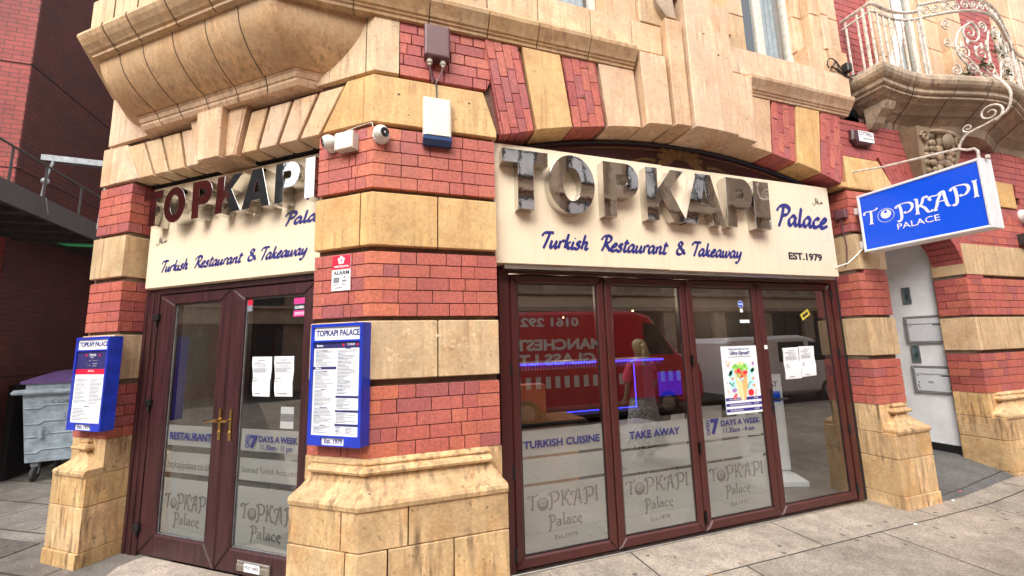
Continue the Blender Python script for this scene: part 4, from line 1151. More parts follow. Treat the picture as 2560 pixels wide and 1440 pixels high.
# street sign
SG = thing('shop_sign', "long cream shop sign with chrome letters above the folding glass doors", 'sign', (2.87, -.0, 2.25))
ws = -.08
b = MB(); b.rect(R, .90, 2.583, 2.262, 3.285, -.21, ws, .004, tint=CREAM); b.rect(R, 2.586, 4.83, 2.257, 3.28, -.21, ws, .004, tint=CREAM)
part(b, 'sign_panel', M['cream'], SG)
b = MB(); b.rect(R, .98, 4.8, 2.225, 2.262, -.215, -.10, .004); part(b, 'bottom_trim', M['brush'], SG)
for ch, a, c in (('T', .946, 1.341), ('O', 1.349, 1.778), ('P', 1.868, 2.228), ('K', 2.311, 2.742), ('A', 2.722, 3.200), ('P', 3.238, 3.566), ('I', 3.590, 3.793)):
    if ch == 'O': slab_letter(ch, R, a, c, 2.69, 3.20, ws + .006, .022, SG, M['steel'], lean=.018)
    else: slab_letter(ch, R, a, c, 2.698, 3.188, ws + .006, .022, SG, M['steel'], lean=random.uniform(.012, .022))
b = MB(); script(b, R, 'Palace', BRUSH, 3.985, 4.74, 2.80, .205, ws + .002, .020, .060, shear=.30); part(b, 'palace_lettering', M['navy'], SG)
b = MB(); script(b, R, 'Turkish', BRUSH, 1.29, 1.735, 2.410, .130, ws + .002, .014, .034, shear=.35); part(b, 'script_word', M['navy'], SG)
b = MB(); script(b, R, 'Restaurant', BRUSH, 1.85, 2.555, 2.410, .132, ws + .002, .014, .034, shear=.35); part(b, 'script_word', M['navy'], SG)
b = MB(); script(b, R, '&', BRUSH, 2.665, 2.765, 2.413, .118, ws + .002, .013, .036, shear=.15); part(b, 'script_word', M['navy'], SG)
b = MB(); script(b, R, 'Takeaway', BRUSH, 2.84, 3.455, 2.410, .13, ws + .002, .014, .034, shear=.35); part(b, 'script_word', M['navy'], SG)
b = MB(); write(b, R, 'EST.1979', 4.105, 4.60, 2.420, 2.502, ws + .002, .042); part(b, 'date_lettering', M['ink'], SG)
b = MB(); arabic(b, R, 4.57, 4.73, 3.058, 3.145, ws + .002, .009); part(b, 'arabic_lettering', M['ink'], SG)
# corner sign
SL = thing('shop_sign', "shorter cream shop sign with dull steel letters above the maroon corner doors", 'sign', tuple(L(-1.6, 2.24, -.15)))
wl = -.15
b = MB(); b.rect(L, -2.70, -.45, 2.232, 3.222, -.21, wl, .004, tint=CREAM); b.rect(L, -2.695, -.46, 2.226, 2.232, -.20, -.165, 0, tint=CREAM); part(b, 'sign_panel', M['cream'], SL)
for ch, a, c in (('T', -2.615, -2.345), ('O', -2.325, -2.04), ('P', -1.948, -1.70), ('K', -1.645, -1.345), ('A', -1.335, -1.025), ('P', -.972, -.722), ('I', -.662, -.566)):
    slab_letter(ch, L, a, c, 2.79, 3.122, wl + .008, -.03, SL, M['steel'], lean=random.uniform(-.01, .006))
b = MB(); script(b, L, 'Palace', BRUSH, -.995, -.50, 2.648, .098, wl + .002, .012, .034, shear=.32); part(b, 'palace_lettering', M['navy'], SL)
b = MB(); script(b, L, 'Turkish', BRUSH, -2.50, -2.13, 2.378, .10, wl + .002, .010, .026, shear=.38); part(b, 'script_word', M['navy'], SL)
b = MB(); script(b, L, 'Restaurant', BRUSH, -2.05, -1.46, 2.378, .10, wl + .002, .010, .026, shear=.38); part(b, 'script_word', M['navy'], SL)
b = MB(); script(b, L, '&', BRUSH, -1.385, -1.29, 2.382, .095, wl + .002, .010, .028, shear=.15); part(b, 'script_word', M['navy'], SL)
b = MB(); script(b, L, 'Takeaway', BRUSH, -1.245, -.74, 2.378, .10, wl + .002, .010, .026, shear=.38); part(b, 'script_word', M['navy'], SL)
b = MB(); arabic(b, L, -2.59, -2.44, 2.645, 2.72, wl + .002, .007); part(b, 'arabic_lettering', M['ink'], SL)

# projecting light-box sign
P = Fr((5.06, 0, 0), (0, -1, 0), (-1, 0, 0))
PS = thing('projecting_sign', "blue projecting box sign hung from the wall beside the shop front", 'sign', (5.15, -.06, 2.5))
b = MB(); b.rect(P, .062, 1.055, 2.51, 3.145, -.17, -.012, .006); part(b, 'box_casing', M['alu'], PS)
b = MB(); frame_ring(b, P, .06, 1.057, 2.508, 3.147, .026, -.012, .004, bev=.006); part(b, 'face_frame', M['alu'], PS); b = MB(); frame_ring(b, Fr((5.23, 0, 0), (0, -1, 0), (1, 0, 0)), .06, 1.057, 2.508, 3.147, .026, -.012, .004, bev=.006); part(b, 'face_frame', M['alu'], PS)
b = MB(); b.rect(P, .085, 1.032, 2.533, 3.122, -.011, -.006, 0); face = part(b, 'sign_face', M['signblue'], PS)
b = MB(); wf = -.004
def pfit(body, u0, u1, v0, cap): script(b, P, body, FANCY, u0, u1, v0, cap, wf, .008, .024, nib=radians(5))
pfit('T', .119, .235, 2.80, .155)
for k_, (ch, a) in enumerate(zip('PKAPI', (.395, .535, .66, .825, .965))):
    pfit(ch, a, a + (.15, .14, .18, .135, .055)[k_], 2.775 + .008 * k_, .15)
def dsk(u, v, r, w, m): b.disc(P, u, v, r, w, 24, m, ry=r)
b.tube([P(.304 + .072 * cos(2 * pi * k / 28), 2.855 + .072 * sin(2 * pi * k / 28), wf) for k in range(29)], .0022, 5)
dsk(.306, 2.868, .047, wf, 0); dsk(.306, 2.892, .014, wf + .001, 1)
write(b, P, 'PALACE', .385, .722, 2.675, 2.735, wf, .004)
part(b, 'lettering', [M['paper'], M['signblue']], PS)
b = MB(); b.rect(P, .0, .062, 2.955, 3.03, -.14, -.03, .004); part(b, 'wall_bracket', M['alu'], PS); b = MB(); b.rect(P, .0, .062, 2.57, 2.645, -.14, -.03, .004); part(b, 'wall_bracket', M['alu'], PS)
b = MB(); b.box((5.14, -1.075, 3.155), (.03, .02, .03)); 
def hang(a): return [(5.145, y, z) for y, z in a]
b.tube(hang([(.0, 3.47), (-.38, 3.50), (-.91, 3.315)][0:1] + [(-.30, 3.40), (-.90, 3.315), (-.955, 3.275), (-1.0, 3.268), (-1.02, 3.235), (-1.015, 3.14)]), .011, 6)
b.tube(hang(catmull([(-.905, 3.32), (-.92, 3.36), (-.98, 3.425), (-1.12, 3.455), (-1.235, 3.50), (-1.275, 3.60), (-1.27, 3.70), (-1.20, 3.86)], 5)), .010, 6)
def spiral(y, z, r0, turns, a0, sg=1, n=40): return [(y + r0 * (1 - .82 * i / n) * cos(a0 + sg * 2 * pi * turns * i / n), z + r0 * (1 - .82 * i / n) * sin(a0 + sg * 2 * pi * turns * i / n)) for i in range(n + 1)]
b.tube(hang(spiral(-1.14, 3.535, .085, 1.6, -pi / 2 - .3, -1)), [.010 - .00012 * i for i in range(41)], 6)
b.tube(hang(spiral(-.985, 3.475, .038, 1.3, -pi / 2, 1)), [.008 - .0001 * i for i in range(41)], 6)
part(b, 'hanging_iron', M['ironwhite'], PS)
b = MB(); b.tube([(5.1, -.03, 2.57), (5.02, -.02, 2.50), (4.9, .02, 2.40), (4.78, .07, 2.36)], .006, 6); part(b, 'cable', M['white'], PS)

# ================================================================== MENU CASES
def menu_case(label, u0, u1, z0, z1, w, big):
    o = L((u0 + u1) / 2, z0, 0)
    t = thing('menu_case', label, 'menu case', tuple(o))
    b = MB(); b.rect(L, u0, u1, z0, z1, .0, w - .02, .004)
    part(b, 'case', M['blue'], t)
    W_, H_ = u1 - u0, z1 - z0
    b = MB(); m0, m1 = u0 + .022, u1 - .022
    hz0, hz1 = z1 - .112, z1 - .022; s0, s1 = z0 + .066, z1 - .125; f0, f1 = z0 + .006, z0 + .054
    fa, fb = u0 + .115, u1 - .13
    # front plate with three openings, built from strips
    for a, c, d, e in ((u0, u1, hz1, z1), (u0, u1, s1, hz0), (u0, u1, f1, s0), (u0, u1, z0, f0), (u0, m0, hz0, hz1), (m1, u1, hz0, hz1), (u0, m0, s0, s1), (m1, u1, s0, s1), (u0, fa, f0, f1), (fb, u1, f0, f1)):
        b.rect(L, a, c, d, e, w - .0198, w, .0)
    part(b, 'front_plate', M['blue'], t)
    b = MB(); q = w - .012
    b.rect(L, m0, m1, hz0, hz1, w - .018, q, 0)
    write(b, L, 'TOPKAPI PALACE', m0 + .014, m1 - .010, hz0 + .026, hz1 - .02, q + .001, .035, mat=1)
    part(b, 'name_panel', [M['paper'], M['navy']], t); b = MB(); b.rect(L, fa, fb, f0, f1, w - .018, q, 0)
    write(b, L, 'Est. 1979', fa + .022, fb - .022, f0 + .008, f1 - .008, q + .001, .03, mat=1)
    part(b, 'date_panel', [M['paper'], M['navy']], t)
    b = MB(); b.rect(L, m0, m1, s0, s1, w - .018, q, 0); pt = M['paper']
    X = lambda f: m0 + (m1 - m0) * f
    Y = lambda f: s0 + (s1 - s0) * f
    def bar(a, c, d, e, mat): b.sheet(L, [(X(a), Y(d)), (X(c), Y(d)), (X(c), Y(e)), (X(a), Y(e))], q + .0006, mat)
    GR, NV, RD, BL = 1, 2, 3, 4
    if big:
        bar(0, 1, .93, 1, NV); bar(0, .5, .70, .73, NV); bar(.5, 1, .395, .42, NV); bar(.5, 1, .245, .27, NV); bar(.5, 1, .10, .125, NV)
        write(b, L, 'Starters', X(.06), X(.2), Y(.95), Y(.975), q + .0012, .02, 5); write(b, L, 'Mains', X(.05), X(.17), Y(.707), Y(.724), q + .0012, .02, 5)
        for c in (.64, .94): b.disc(L, X(c), Y(.965), .010, q + .0012, 8, RD)
        write(b, L, 'TOPKAPI', X(.72), X(.88), Y(.957), Y(.982), q + .0012, .0, 5)
        for a, c, d, e, n_, sd in ((.04, .45, .74, .915, 13, 1), (.52, .93, .435, .915, 32, 2), (.04, .45, .50, .69, 14, 3), (.04, .45, .30, .48, 13, 4), (.04, .45, .12, .285, 12, 5), (.04, .45, .02, .10, 6, 6), (.52, .93, .28, .39, 8, 7), (.52, .93, .135, .24, 8, 8), (.52, .68, .02, .095, 5, 9), (.72, .93, .02, .095, 5, 10)):
            rules(b, L, X(a), X(c), Y(d), Y(e), q + .0008, n_, GR if sd % 3 else GR, fill=.42, seed=sd, lo=.35)
        for a, c, d in ((.17, .3, .905), (.68, .8, .925), (.2, .31, .68), (.18, .3, .485), (.16, .33, .29), (.18, .3, .105), (.66, .82, .565)): bar(a, c, d - .004, d + .004, NV)
        rr_ = random.Random(3)
        for i in range(40):
            z = .04 + .86 * i / 40; bar(.455, .475, z, z + .006, BL); bar(.945, .965, z, z + .006, BL); a = .04 if i % 2 else .52; bar(a, a + rr_.uniform(.05, .15), z + .009, z + .014, BL)
    else:
        bar(0, 1, .745, 1, NV); bar(0, 1, .67, .745, RD)
        write(b, L, 'TOPKAPI', X(.4), X(.62), Y(.925), Y(.96), q + .0012, .0, 5); write(b, L, 'Palace', X(.46), X(.56), Y(.905), Y(.918), q + .0012, .0, 5)
        for c in (.3, .74): b.disc(L, X(c), Y(.94), .012, q + .0012, 8, RD)
        write(b, L, 'Set Menu', X(.42), X(.62), Y(.705), Y(.735), q + .0012, .0, 5)
        for a, c, d in ((.36, .48, .86), (.54, .68, .86), (.30, .46, .815), (.54, .7, .815), (.36, .48, .785), (.54, .68, .785)): bar(a, c, d, d + .012, 5)
        for a, c, d, e, n_, sd in ((.05, .47, .26, .63, 20, 1), (.53, .96, .26, .63, 20, 2), (.05, .62, .03, .2, 9, 3)): rules(b, L, X(a), X(c), Y(d), Y(e), q + .0008, n_, GR, fill=.4, seed=sd)
        bar(.4, .58, .215, .228, NV)
    part(b, 'menu_sheet', [M['paper'], M['greyink'], M['navyvinyl'], M['red'], M['skyink'], M['dot']], t)
M['greyink'] = plain("grey_print", (.20, .20, .24), .7)
M['skyink'] = plain("pale_blue_print", (.25, .42, .62), .7)
menu_case("blue menu case with a tall price list on the corner pier between the doors", -.418, .018, .977, 1.787, .088, True)
menu_case("blue menu case with a red banded set menu on the left pier by the alley", -3.135, -2.655, .972, 1.782, .10, False)

# ================================================================== THINGS ON THE WALL
# alarm sounder
t = thing('alarm_box', "cream alarm sounder box with a dark blue base on the yellow stone band", 'alarm box', (.42, -.02, 3.13))
b = MB(); z0, z1 = 3.195, 3.505
b.loft([[R(.315 + e, z0, .012 + d), R(.53 - e, z0, .012 + d), R(.53 - e, z1 - e, .012 + d), R(.315 + e, z1 - e, .012 + d)] for e, d in ((0, 0), (0, .04), (.004, .055), (.012, .062), (.03, .068))]); case = part(b, 'cover', M['cast'], t)
b = MB(); b.loft([[R(.315 + e, 3.128 + e2, .012 + d), R(.53 - e, 3.128 + e2, .012 + d), R(.53 - e, z0 - .002, .012 + d), R(.315 + e, z0 - .002, .012 + d)] for e, e2, d in ((0, .0, 0), (0, .0, .03), (.0, .028, .056), (.004, .034, .062))]); part(b, 'strobe_lens', M['darkblue'], t)
b = MB(); b.tube([R(.42, 3.505, .03), R(.421, 3.56, .02), R(.418, 3.66, .018), R(.38, 3.74, .03)], .005, 6); part(b, 'cable', M['black'], t)
# maroon junction box
t = thing('junction_box', "dark maroon junction box with two cable glands below the cornice", 'junction box', (.42, -.0, 3.83))
b = MB(); b.loft([[R(.325 + e, 3.85 + e, d), R(.512 - e, 3.85 + e, d), R(.512 - e, 4.11 - e, d), R(.325 + e, 4.11 - e, d)] for e, d in ((0, .0), (0, .055), (-.006, .056), (-.006, .075), (.0, .085), (.01, .088))]); part(b, 'lid', M['maroonbox'], t)
for u in (.365, .468):
    b = MB(); b.lathe(R(u, 3.85, .04), (0, 0, -1), [(0, .0), (0, .02), (.02, .02), (.022, .024), (.04, .024), (.045, .014), (.06, .013), (.065, .0)], 12); part(b, 'cable_gland', M['greyplastic'], t)
b = MB(); b.tube([R(.365, 3.79, .04), R(.375, 3.73, .035), R(.388, 3.68, .02), R(.39, 3.66, .02)], .0065, 6); b.tube([R(.468, 3.79, .04), R(.455, 3.73, .035), R(.43, 3.68, .02), R(.415, 3.655, .02)], .0065, 6); part(b, 'cable', M['maroonbox'], t)
# dome cameras
def dome_cam(label, O, ax, look, r=.058):
    t = thing('security_camera', label, 'security camera', tuple(O)); O = Vector(O); ax = Vector(ax).normalized(); look = Vector(look).normalized()
    b = MB(); b.lathe(O, ax, [(0, 0), (0, r * 1.05), (.012, r * 1.08), (.028, r * 1.04), (.034, r * .9), (.034, 0)], 24); part(b, 'base', M['white'], t)
    c = O + ax * .052
    b = MB(); b.lathe(c - look * r, look, [(r * (1 - cos(pi * k / 12)), r * sin(pi * k / 12)) for k in range(10)] + [(r * 1.8, r * .55)], 24); part(b, 'ball', M['white'], t)
    b = MB(); b.lathe(c + look * r * .62, look, [(0, r * .62), (r * .2, r * .6), (r * .24, r * .5), (r * .18, r * .44), (r * .2, r * .2), (r * .14, 0)], 20); part(b, 'lens', M['black'], t)
dome_cam("white dome security camera on the red brick beside the cream alarm sounder", R(.015, 3.165, .0), (0, -1, 0), (.55, -.80, -.12))
dome_cam("white dome security camera facing the alley, left of the cream junction box", L(-.36, 3.155, .0), LN, tuple(-LUX * .62 + LN * .75 + Vector((0, 0, -.22))))
dome_cam("white security camera on the brickwork past the projecting sign", R(8.55, 3.2, .0), (0, -1, 0), (-.6, -.7, -.2), r=.09)
t = thing('junction_box', "cream square junction box between the two dome cameras", 'junction box', tuple(L(-.21, 3.08, 0)))
b = MB(); b.rect(L, -.288, -.132, 3.075, 3.2, .0, .055, .003); part(b, 'box', M['greyplastic'], t)
b = MB(); b.rect(L, -.292, -.128, 3.071, 3.204, .0552, .072, .004)
part(b, 'lid', M['cast'], t)
b = MB()
for u, z in ((-.28, 3.083), (-.14, 3.083), (-.28, 3.192), (-.14, 3.192), (-.21, 3.138)): b.disc(L, u, z, .004, .0728, 8)
part(b, 'screw', M['ink'], t)
b = MB(); b.tube([L(u, z, w) for u, z, w in ((-.24, 3.205, .05), (-.2, 3.235, .03), (-.12, 3.26, .012), (-.05, 3.262, .012), (.0, 3.26, .02), (.01, 3.225, .02))], .003, 5); part(b, 'cable', M['white'], t)
# maroon alarm box on the right
t = thing('alarm_box', "maroon alarm box with a white security label below the balcony", 'alarm box', (5.38, -.0, 3.8))
b = MB(); b.loft([[R(x, z, d) for x, z in [(5.185 + e, 3.86), (5.24 + e, 3.80 + e), (5.46 - e, 3.80 + e), (5.545 - e, 3.85), (5.55 - e, 3.96), (5.38, 4.0 - e), (5.20 + e, 3.985 - e)]] for e, d in ((0, .0), (0, .03), (.012, .05), (.03, .055))]); part(b, 'cover', M['tymp'], t)
b = MB(); b.rect(R, 5.275, 5.535, 3.845, 3.975, .055, .0575, 0); write(b, R, 'COTTERILL', 5.28, 5.52, 3.918, 3.965, .0583, .02, mat=1); write(b, R, 'security', 5.345, 5.525, 3.873, 3.905, .0583, .008, mat=2); part(b, 'label', [M['paper'], M['tymp'], M['ink']], t)
# small black boxes
o = MB(); o.rect(Fr((5.02, 0, 0), (0, -1, 0), (-1, 0, 0)), -.13, -.02, 2.93, 3.03, .0, .05, .006); o.tube([(4.99, .075, 2.93), (5.0, .08, 2.8), (5.005, .07, 2.6), (5.0, .09, 2.42), (5.0, .12, 2.38)], .006, 6)
o = o.build('junction_box', M['maroonbox']); tag(o, "small dark junction box with a cable in the gap right of the cream sign", 'junction box')
o = MB(); o.rect(R, 8.33, 8.62, 2.78, 2.93, .0, .14, .01); o.rect(R, 8.36, 8.59, 2.80, 2.91, .1405, .15, .004); o = o.build('floodlight', M['ironblack']); tag(o, "small black floodlight below the right-hand security camera", 'floodlight')
# alarm sticker
t = thing('alarm_sticker', "red and white alarm warning plate on the corner pier brickwork", 'sticker', tuple(L(-.25, 2.025, 0)))
b = MB(); b.rect(L, -.332, -.167, 2.027, 2.288, .001, .006, .0005); bk = part(b, 'plate', M['paper'], t)
b = MB(); b.rect(L, -.331, -.168, 2.182, 2.287, .0062, .0068, 0)
write(b, L, 'verisure', -.315, -.184, 2.196, 2.216, .0073, .02, mat=1)
for a in range(5):
    an = pi / 2 + 2 * pi * a / 5; b.disc(L, -.25 + .020 * cos(an), 2.250 + .020 * sin(an), .0125, .0072 + .0001 * a, 10, 1)
write(b, L, 'ALARM', -.318, -.178, 2.142, 2.172, .0068, .03, mat=2)
b.sheet(L, [(-.315, 2.085), (-.262, 2.085), (-.262, 2.125), (-.315, 2.125)], .0066, 3); b.sheet(L, [(-.238, 2.09), (-.198, 2.09), (-.198, 2.105), (-.238, 2.105)], .0066, 3); b.disc(L, -.218, 2.122, .009, .0066, 10, 3)
rules(b, L, -.315, -.26, 2.065, 2.08, .0066, 2, 3, seed=2); rules(b, L, -.24, -.19, 2.065, 2.085, .0066, 2, 3, seed=3); rules(b, L, -.3, -.19, 2.04, 2.056, .0066, 1, 3, seed=4)
part(b, 'print', [M['red'], M['paper'], M['ink'], M['greyink']], t)

# --- papers and stickers on the glass
def notice(name, label, fr, pts, w, seed, group=None):
    t = thing(name, label, 'notice', tuple(fr(pts[0][0], pts[0][1], w)))
    b = MB(); n = 6; vs = []
    for j in range(n + 1):
        for i in range(2):
            a = Vector(pts[0]).lerp(Vector(pts[1]), i); c = Vector(pts[3]).lerp(Vector(pts[2]), i); q = a.lerp(c, j / n)
            vs.append(fr(q.x, q.y, w + .004 * sin(j * 1.7 + i)))
    b.add(vs, [(2 * j, 2 * j + 1, 2 * j + 3, 2 * j + 2) for j in range(n)], smooth=True); part(b, 'sheet', M['paper'], t)
    b = MB(); u0 = min(p[0] for p in pts); u1 = max(p[0] for p in pts); v0 = min(p[1] for p in pts); v1 = max(p[1] for p in pts); h = v1 - v0; ww = w + .0055
    write(b, fr, 'TAKE NOTICE', u0 + (u1 - u0) * .28, u0 + (u1 - u0) * .74, v0 + h * .745, v0 + h * .775, ww, .02)
    rules(b, fr, u0 + (u1 - u0) * .3, u0 + (u1 - u0) * .72, v0 + h * .89, v0 + h * .92, ww, 1, lo=.9); rules(b, fr, u0 + .02, u1 - .02, v0 + h * .8, v0 + h * .86, ww, 2, fill=.35, seed=seed)
    rules(b, fr, u0 + .02, u1 - .02, v0 + h * .6, v0 + h * .72, ww, 5, fill=.35, seed=seed, lo=.7); rules(b, fr, u0 + .02, u0 + .09, v0 + h * .35, v0 + h * .5, ww, 4, fill=.3, seed=seed); rules(b, fr, u0 + .05, u1 - .05, v0 + h * .06, v0 + h * .1, ww, 1, fill=.4, seed=seed)
    part(b, 'print', M['greyink'], t)
NG = 'public notices taped to the glass doors'
notice('paper_notice', "left one of two white papers taped inside the corner door", L, [(-1.342, 1.57), (-1.122, 1.568), (-1.135, 1.247), (-1.318, 1.248)], -.219, 1, NG)
notice('paper_notice', "right one of two white papers taped inside the corner door", L, [(-1.098, 1.57), (-.888, 1.568), (-.895, 1.250), (-1.078, 1.25)], -.219, 2, NG)
notice('paper_notice', "left one of two overlapping papers on the wide clear door leaf", R, [(4.068, 1.503), (4.288, 1.508), (4.303, 1.182), (4.068, 1.18)], -.243, 3, NG)
notice('paper_notice', "right one of two overlapping papers on the wide clear door leaf", R, [(4.296, 1.515), (4.52, 1.515), (4.522, 1.203), (4.30, 1.193)], -.241, 4, NG)
# gyros poster
t = thing('food_poster', "white poster with a painted wrap and vegetables on the third door leaf", 'poster', (3.48, .23, .885))
b = MB(); b.rect(R, 3.25, 3.705, .884, 1.54, -.2478, -.243, 0); part(b, 'sheet', M['paper'], t)
b = MB(); w = -.2424
PAL = dict(navy=(.03, .02, .22), sky=(.52, .83, .88), wrap=(.86, .68, .36), wrap2=(.83, .47, .18), brown=(.55, .28, .12), green=(.18, .52, .08), lgreen=(.36, .68, .12), red=(.74, .03, .05), orange=(.82, .28, .07), purple=(.42, .22, .52), tan=(.72, .42, .22), teal=(.08, .35, .22), pk=(.80, .16, .18))
def U(x): return 3.25 + .455 * x
def V(y): return .884 + .656 * y
def pol(pts, c, z): b.sheet(R, [(U(x), V(y)) for x, y in pts], w + z * .0003, tint=PAL[c])
def ell(x, y, rx, ry, c, z, rot=0.0): b.disc(R, U(x), V(y), rx * .455, w + z * .0003, 18, tint=PAL[c], ry=ry * .656, rot=rot)
for y in (.215, .135, .055): pol([(.0, y - .022), (1, y - .022), (1, y + .022), (0, y + .022)], 'navy', 1)
ell(.5, .50, .36, .26, 'sky', 0)
pol([(.30, .62), (.42, .48), (.50, .45), (.52, .2), (.45, .19), (.36, .3)], 'wrap', 2); pol([(.50, .45), (.66, .57), (.65, .42), (.57, .2), (.52, .18)], 'wrap2', 3)
for k in range(9): ell(.30 + .045 * k, .68 + .025 * sin(k * 2.1), .055, .032, ('lgreen', 'green')[k % 2], 3 + k * .1)
ell(.5, .74, .12, .025, 'wrap', 2.5)
for k, (x, y) in enumerate(((.36, .62), (.45, .6), (.55, .6), (.62, .6), (.5, .55), (.42, .56), (.58, .56))): ell(x, y, .06, .03, ('orange', 'red', 'orange', 'red', 'red', 'lgreen', 'orange')[k], 5 + k * .1)
ell(.43, .63, .055, .035, 'red', 7); ell(.6, .6, .05, .032, 'red', 7)
pol([(.34, .60), (.5, .455), (.505, .47), (.36, .625)], 'brown', 8); pol([(.5, .455), (.66, .575), (.655, .595), (.5, .47)], 'brown', 8)
for x, y, rx, ry, c, r_ in ((.12, .73, .012, .06, 'tan', .3), (.17, .74, .012, .05, 'tan', -.4), (.2, .6, .08, .03, 'teal', .9), (.2, .6, .055, .02, 'sky', .9), (.82, .63, .07, .03, 'teal', .6), (.82, .63, .05, .02, 'sky', .6), (.24, .52, .045, .018, 'tan', 0), (.24, .505, .014, .016, 'brown', 0), (.82, .51, .045, .018, 'tan', 0), (.82, .495, .014, .016, 'brown', 0),
                            (.16, .45, .04, .012, 'teal', -.5), (.22, .42, .04, .012, 'teal', -.9), (.25, .45, .035, .012, 'teal', .7), (.68, .42, .035, .012, 'teal', 1.0), (.73, .45, .035, .012, 'teal', .6), (.65, .38, .03, .012, 'teal', 1.2), (.26, .345, .07, .03, 'purple', .2), (.26, .34, .03, .02, 'sky', .2), (.85, .73, .035, .03, 'purple', 0), (.83, .4, .04, .025, 'tan', 0),
                            (.27, .255, .08, .028, 'red', .8), (.285, .265, .06, .018, 'pk', .8), (.72, .30, .085, .05, 'red', 0), (.72, .33, .03, .01, 'lgreen', 0), (.10, .33, .012, .05, 'tan', .5), (.86, .29, .012, .07, 'brown', -.1)):
    ell(x, y, rx, ry, c, 9 + (x * 7 + y * 3) % 1, r_)
rnd = random.Random(5)
for k in range(16): ell(rnd.choice((rnd.uniform(.05, .28), rnd.uniform(.74, .95))), rnd.uniform(.24, .8), .008, .007, 'navy', 8.5)
part(b, 'picture', M['dot'], t)
b = MB(); w3 = -.2385
write(b, R, 'Have you tried our new', U(.2), U(.78), V(.945), V(.972), w3, .02, shear=.2); write(b, R, 'Ultra Gyros?!', U(.22), U(.78), V(.875), V(.925), w3, .035, shear=.12); rules(b, R, U(.18), U(.84), V(.835), V(.845), w3, 1, lo=.98)
for y, a, c in ((.215, 'Ultra Lamb Doner Gyros', '£13.99'), (.135, 'Ultra Chicken Shawarma Gyros', '£13.99'), (.055, 'Ultra Mixed Gyros', '£14.99')):
    write(b, R, a, U(.09), U(.09 + .021 * len(a)), V(y - .008), V(y + .012), w3, .02, mat=1); write(b, R, c, U(.77), U(.9), V(y - .008), V(y + .012), w3, .02, mat=1)
part(b, 'poster_print', [M['navy'], M['paper']], t)
# little stickers
def sticker(label, fr, u0, u1, v0, v1, w, mats, words, group='small stickers on the door glass'):
    b = MB(); n = len(words)
    for i, (txt, mi, ti) in enumerate(words):
        a = v1 - (v1 - v0) * (i + 1) / n; c = v1 - (v1 - v0) * i / n
        b.rect(fr, u0, u1, a + .001, c - .001, w, w + .0015, 0, mat=mi)
        if txt: write(b, fr, txt, u0 + (u1 - u0) * .1, u1 - (u1 - u0) * .1, a + (c - a) * .28, c - (c - a) * .28, w + .0022, .015, mat=ti)
    tag(b.build('door_sticker', mats), label, 'sticker')
sm = [M['pink'], M['ink'], M['paper'], M['red'], M['greyink'], M['signblue']]
sticker("pink and black award sticker dated 2025 on the corner door", L, -.925, -.80, 1.885, 2.04, -.2245, sm, [('', 0, 2), ('SQUAREMEAL', 1, 2), ('2025', 0, 2)])
sticker("tiny red and grey sticker at the top left of the right corner door", L, -1.44, -1.385, 1.955, 2.06, -.2245, sm, [('', 3, 2), ('', 4, 2)])
sticker("white stick-figure card low in the right corner door", L, -1.02, -.885, 1.0, 1.17, -.236, sm, [('', 2, 4), ('', 4, 4), ('', 2, 4)])
b = MB(); b.disc(R, 3.565, 1.965, .036, -.2455, 20, 1); b.disc(R, 3.565, 1.965, .031, -.245, 20, 0); b.rect(R, 3.545, 3.585, 1.958, 1.972, -.2448, -.2443, 0, mat=1)
tag(b.build('door_sticker', [M['signblue'], M['paper']]), "round blue sticker high on the third door leaf", 'sticker')
sticker("small white square sticker under the round blue one", R, 3.55, 3.585, 1.88, 1.92, -.2455, sm, [('', 2, 4)])
sticker("narrow white sticker with black print on the third door leaf", R, 3.535, 3.66, 1.77, 1.805, -.2455, sm, [('', 2, 4)])
b = MB(); b.rect(Fr(R(4.465, 1.855, -.2455), (cos(.5), 0, sin(.5)), (0, -1, 0), (-sin(.5), 0, cos(.5))), -.07, .07, -.035, .035, 0, .0015, 0)
b.rect(Fr(R(4.465, 1.855, -.244), (cos(.5), 0, sin(.5)), (0, -1, 0), (-sin(.5), 0, cos(.5))), -.045, .045, -.014, .014, 0, .001, 0, mat=1)
M['yellow'] = plain("yellow_sticker", (.62, .50, .05), .5)
tag(b.build('door_sticker', [M['yellow'], M['ink']]), "tilted yellow sticker on the wide clear door leaf", 'sticker')

# ================================================================== BALCONY (part of the building)
BC = 7.3                                            # its centre line
def balc(inset_, z, n=10):
    """bowed plan: straight cheeks, a wave and a belly"""
    pts = []
    x0 = 5.36 + inset_
    pts.append((x0, -.08)); 
    for i in range(n + 1):
        t = i / n; x = x0 + (BC - x0) * t
        s = max(0, (t - .32) / .68); bow = .20 * s * s * (3 - 2 * s) - .03 * sin(pi * min(1, t / .55))
        pts.append((x, .345 - inset_ + bow))
    m = [(2 * BC - x, w) for x, w in pts[::-1][1:]]
    return [R(x, z, w) for x, w in pts + m]
bl = MB()
for prof, t in (([(4.44, .045), (4.455, .03), (4.50, .03), (4.515, .0), (4.54, -.02), (4.58, -.035), (4.63, -.03), (4.66, -.012), (4.672, .02)], SOOT[1]),
                ([(4.28, .22), (4.30, .20), (4.34, .17), (4.36, .12), (4.40, .09), (4.405, .06), (4.438, .06)], SOOT[0]),
                ([(4.10, .34), (4.13, .33), (4.2, .31), (4.25, .26), (4.278, .23)], SOOT[2])):
    bl.loft([[tuple(p) for p in balc(e, z)] for z, e in prof], tint=t)
bal = part(bl, 'balcony', M['soot'])
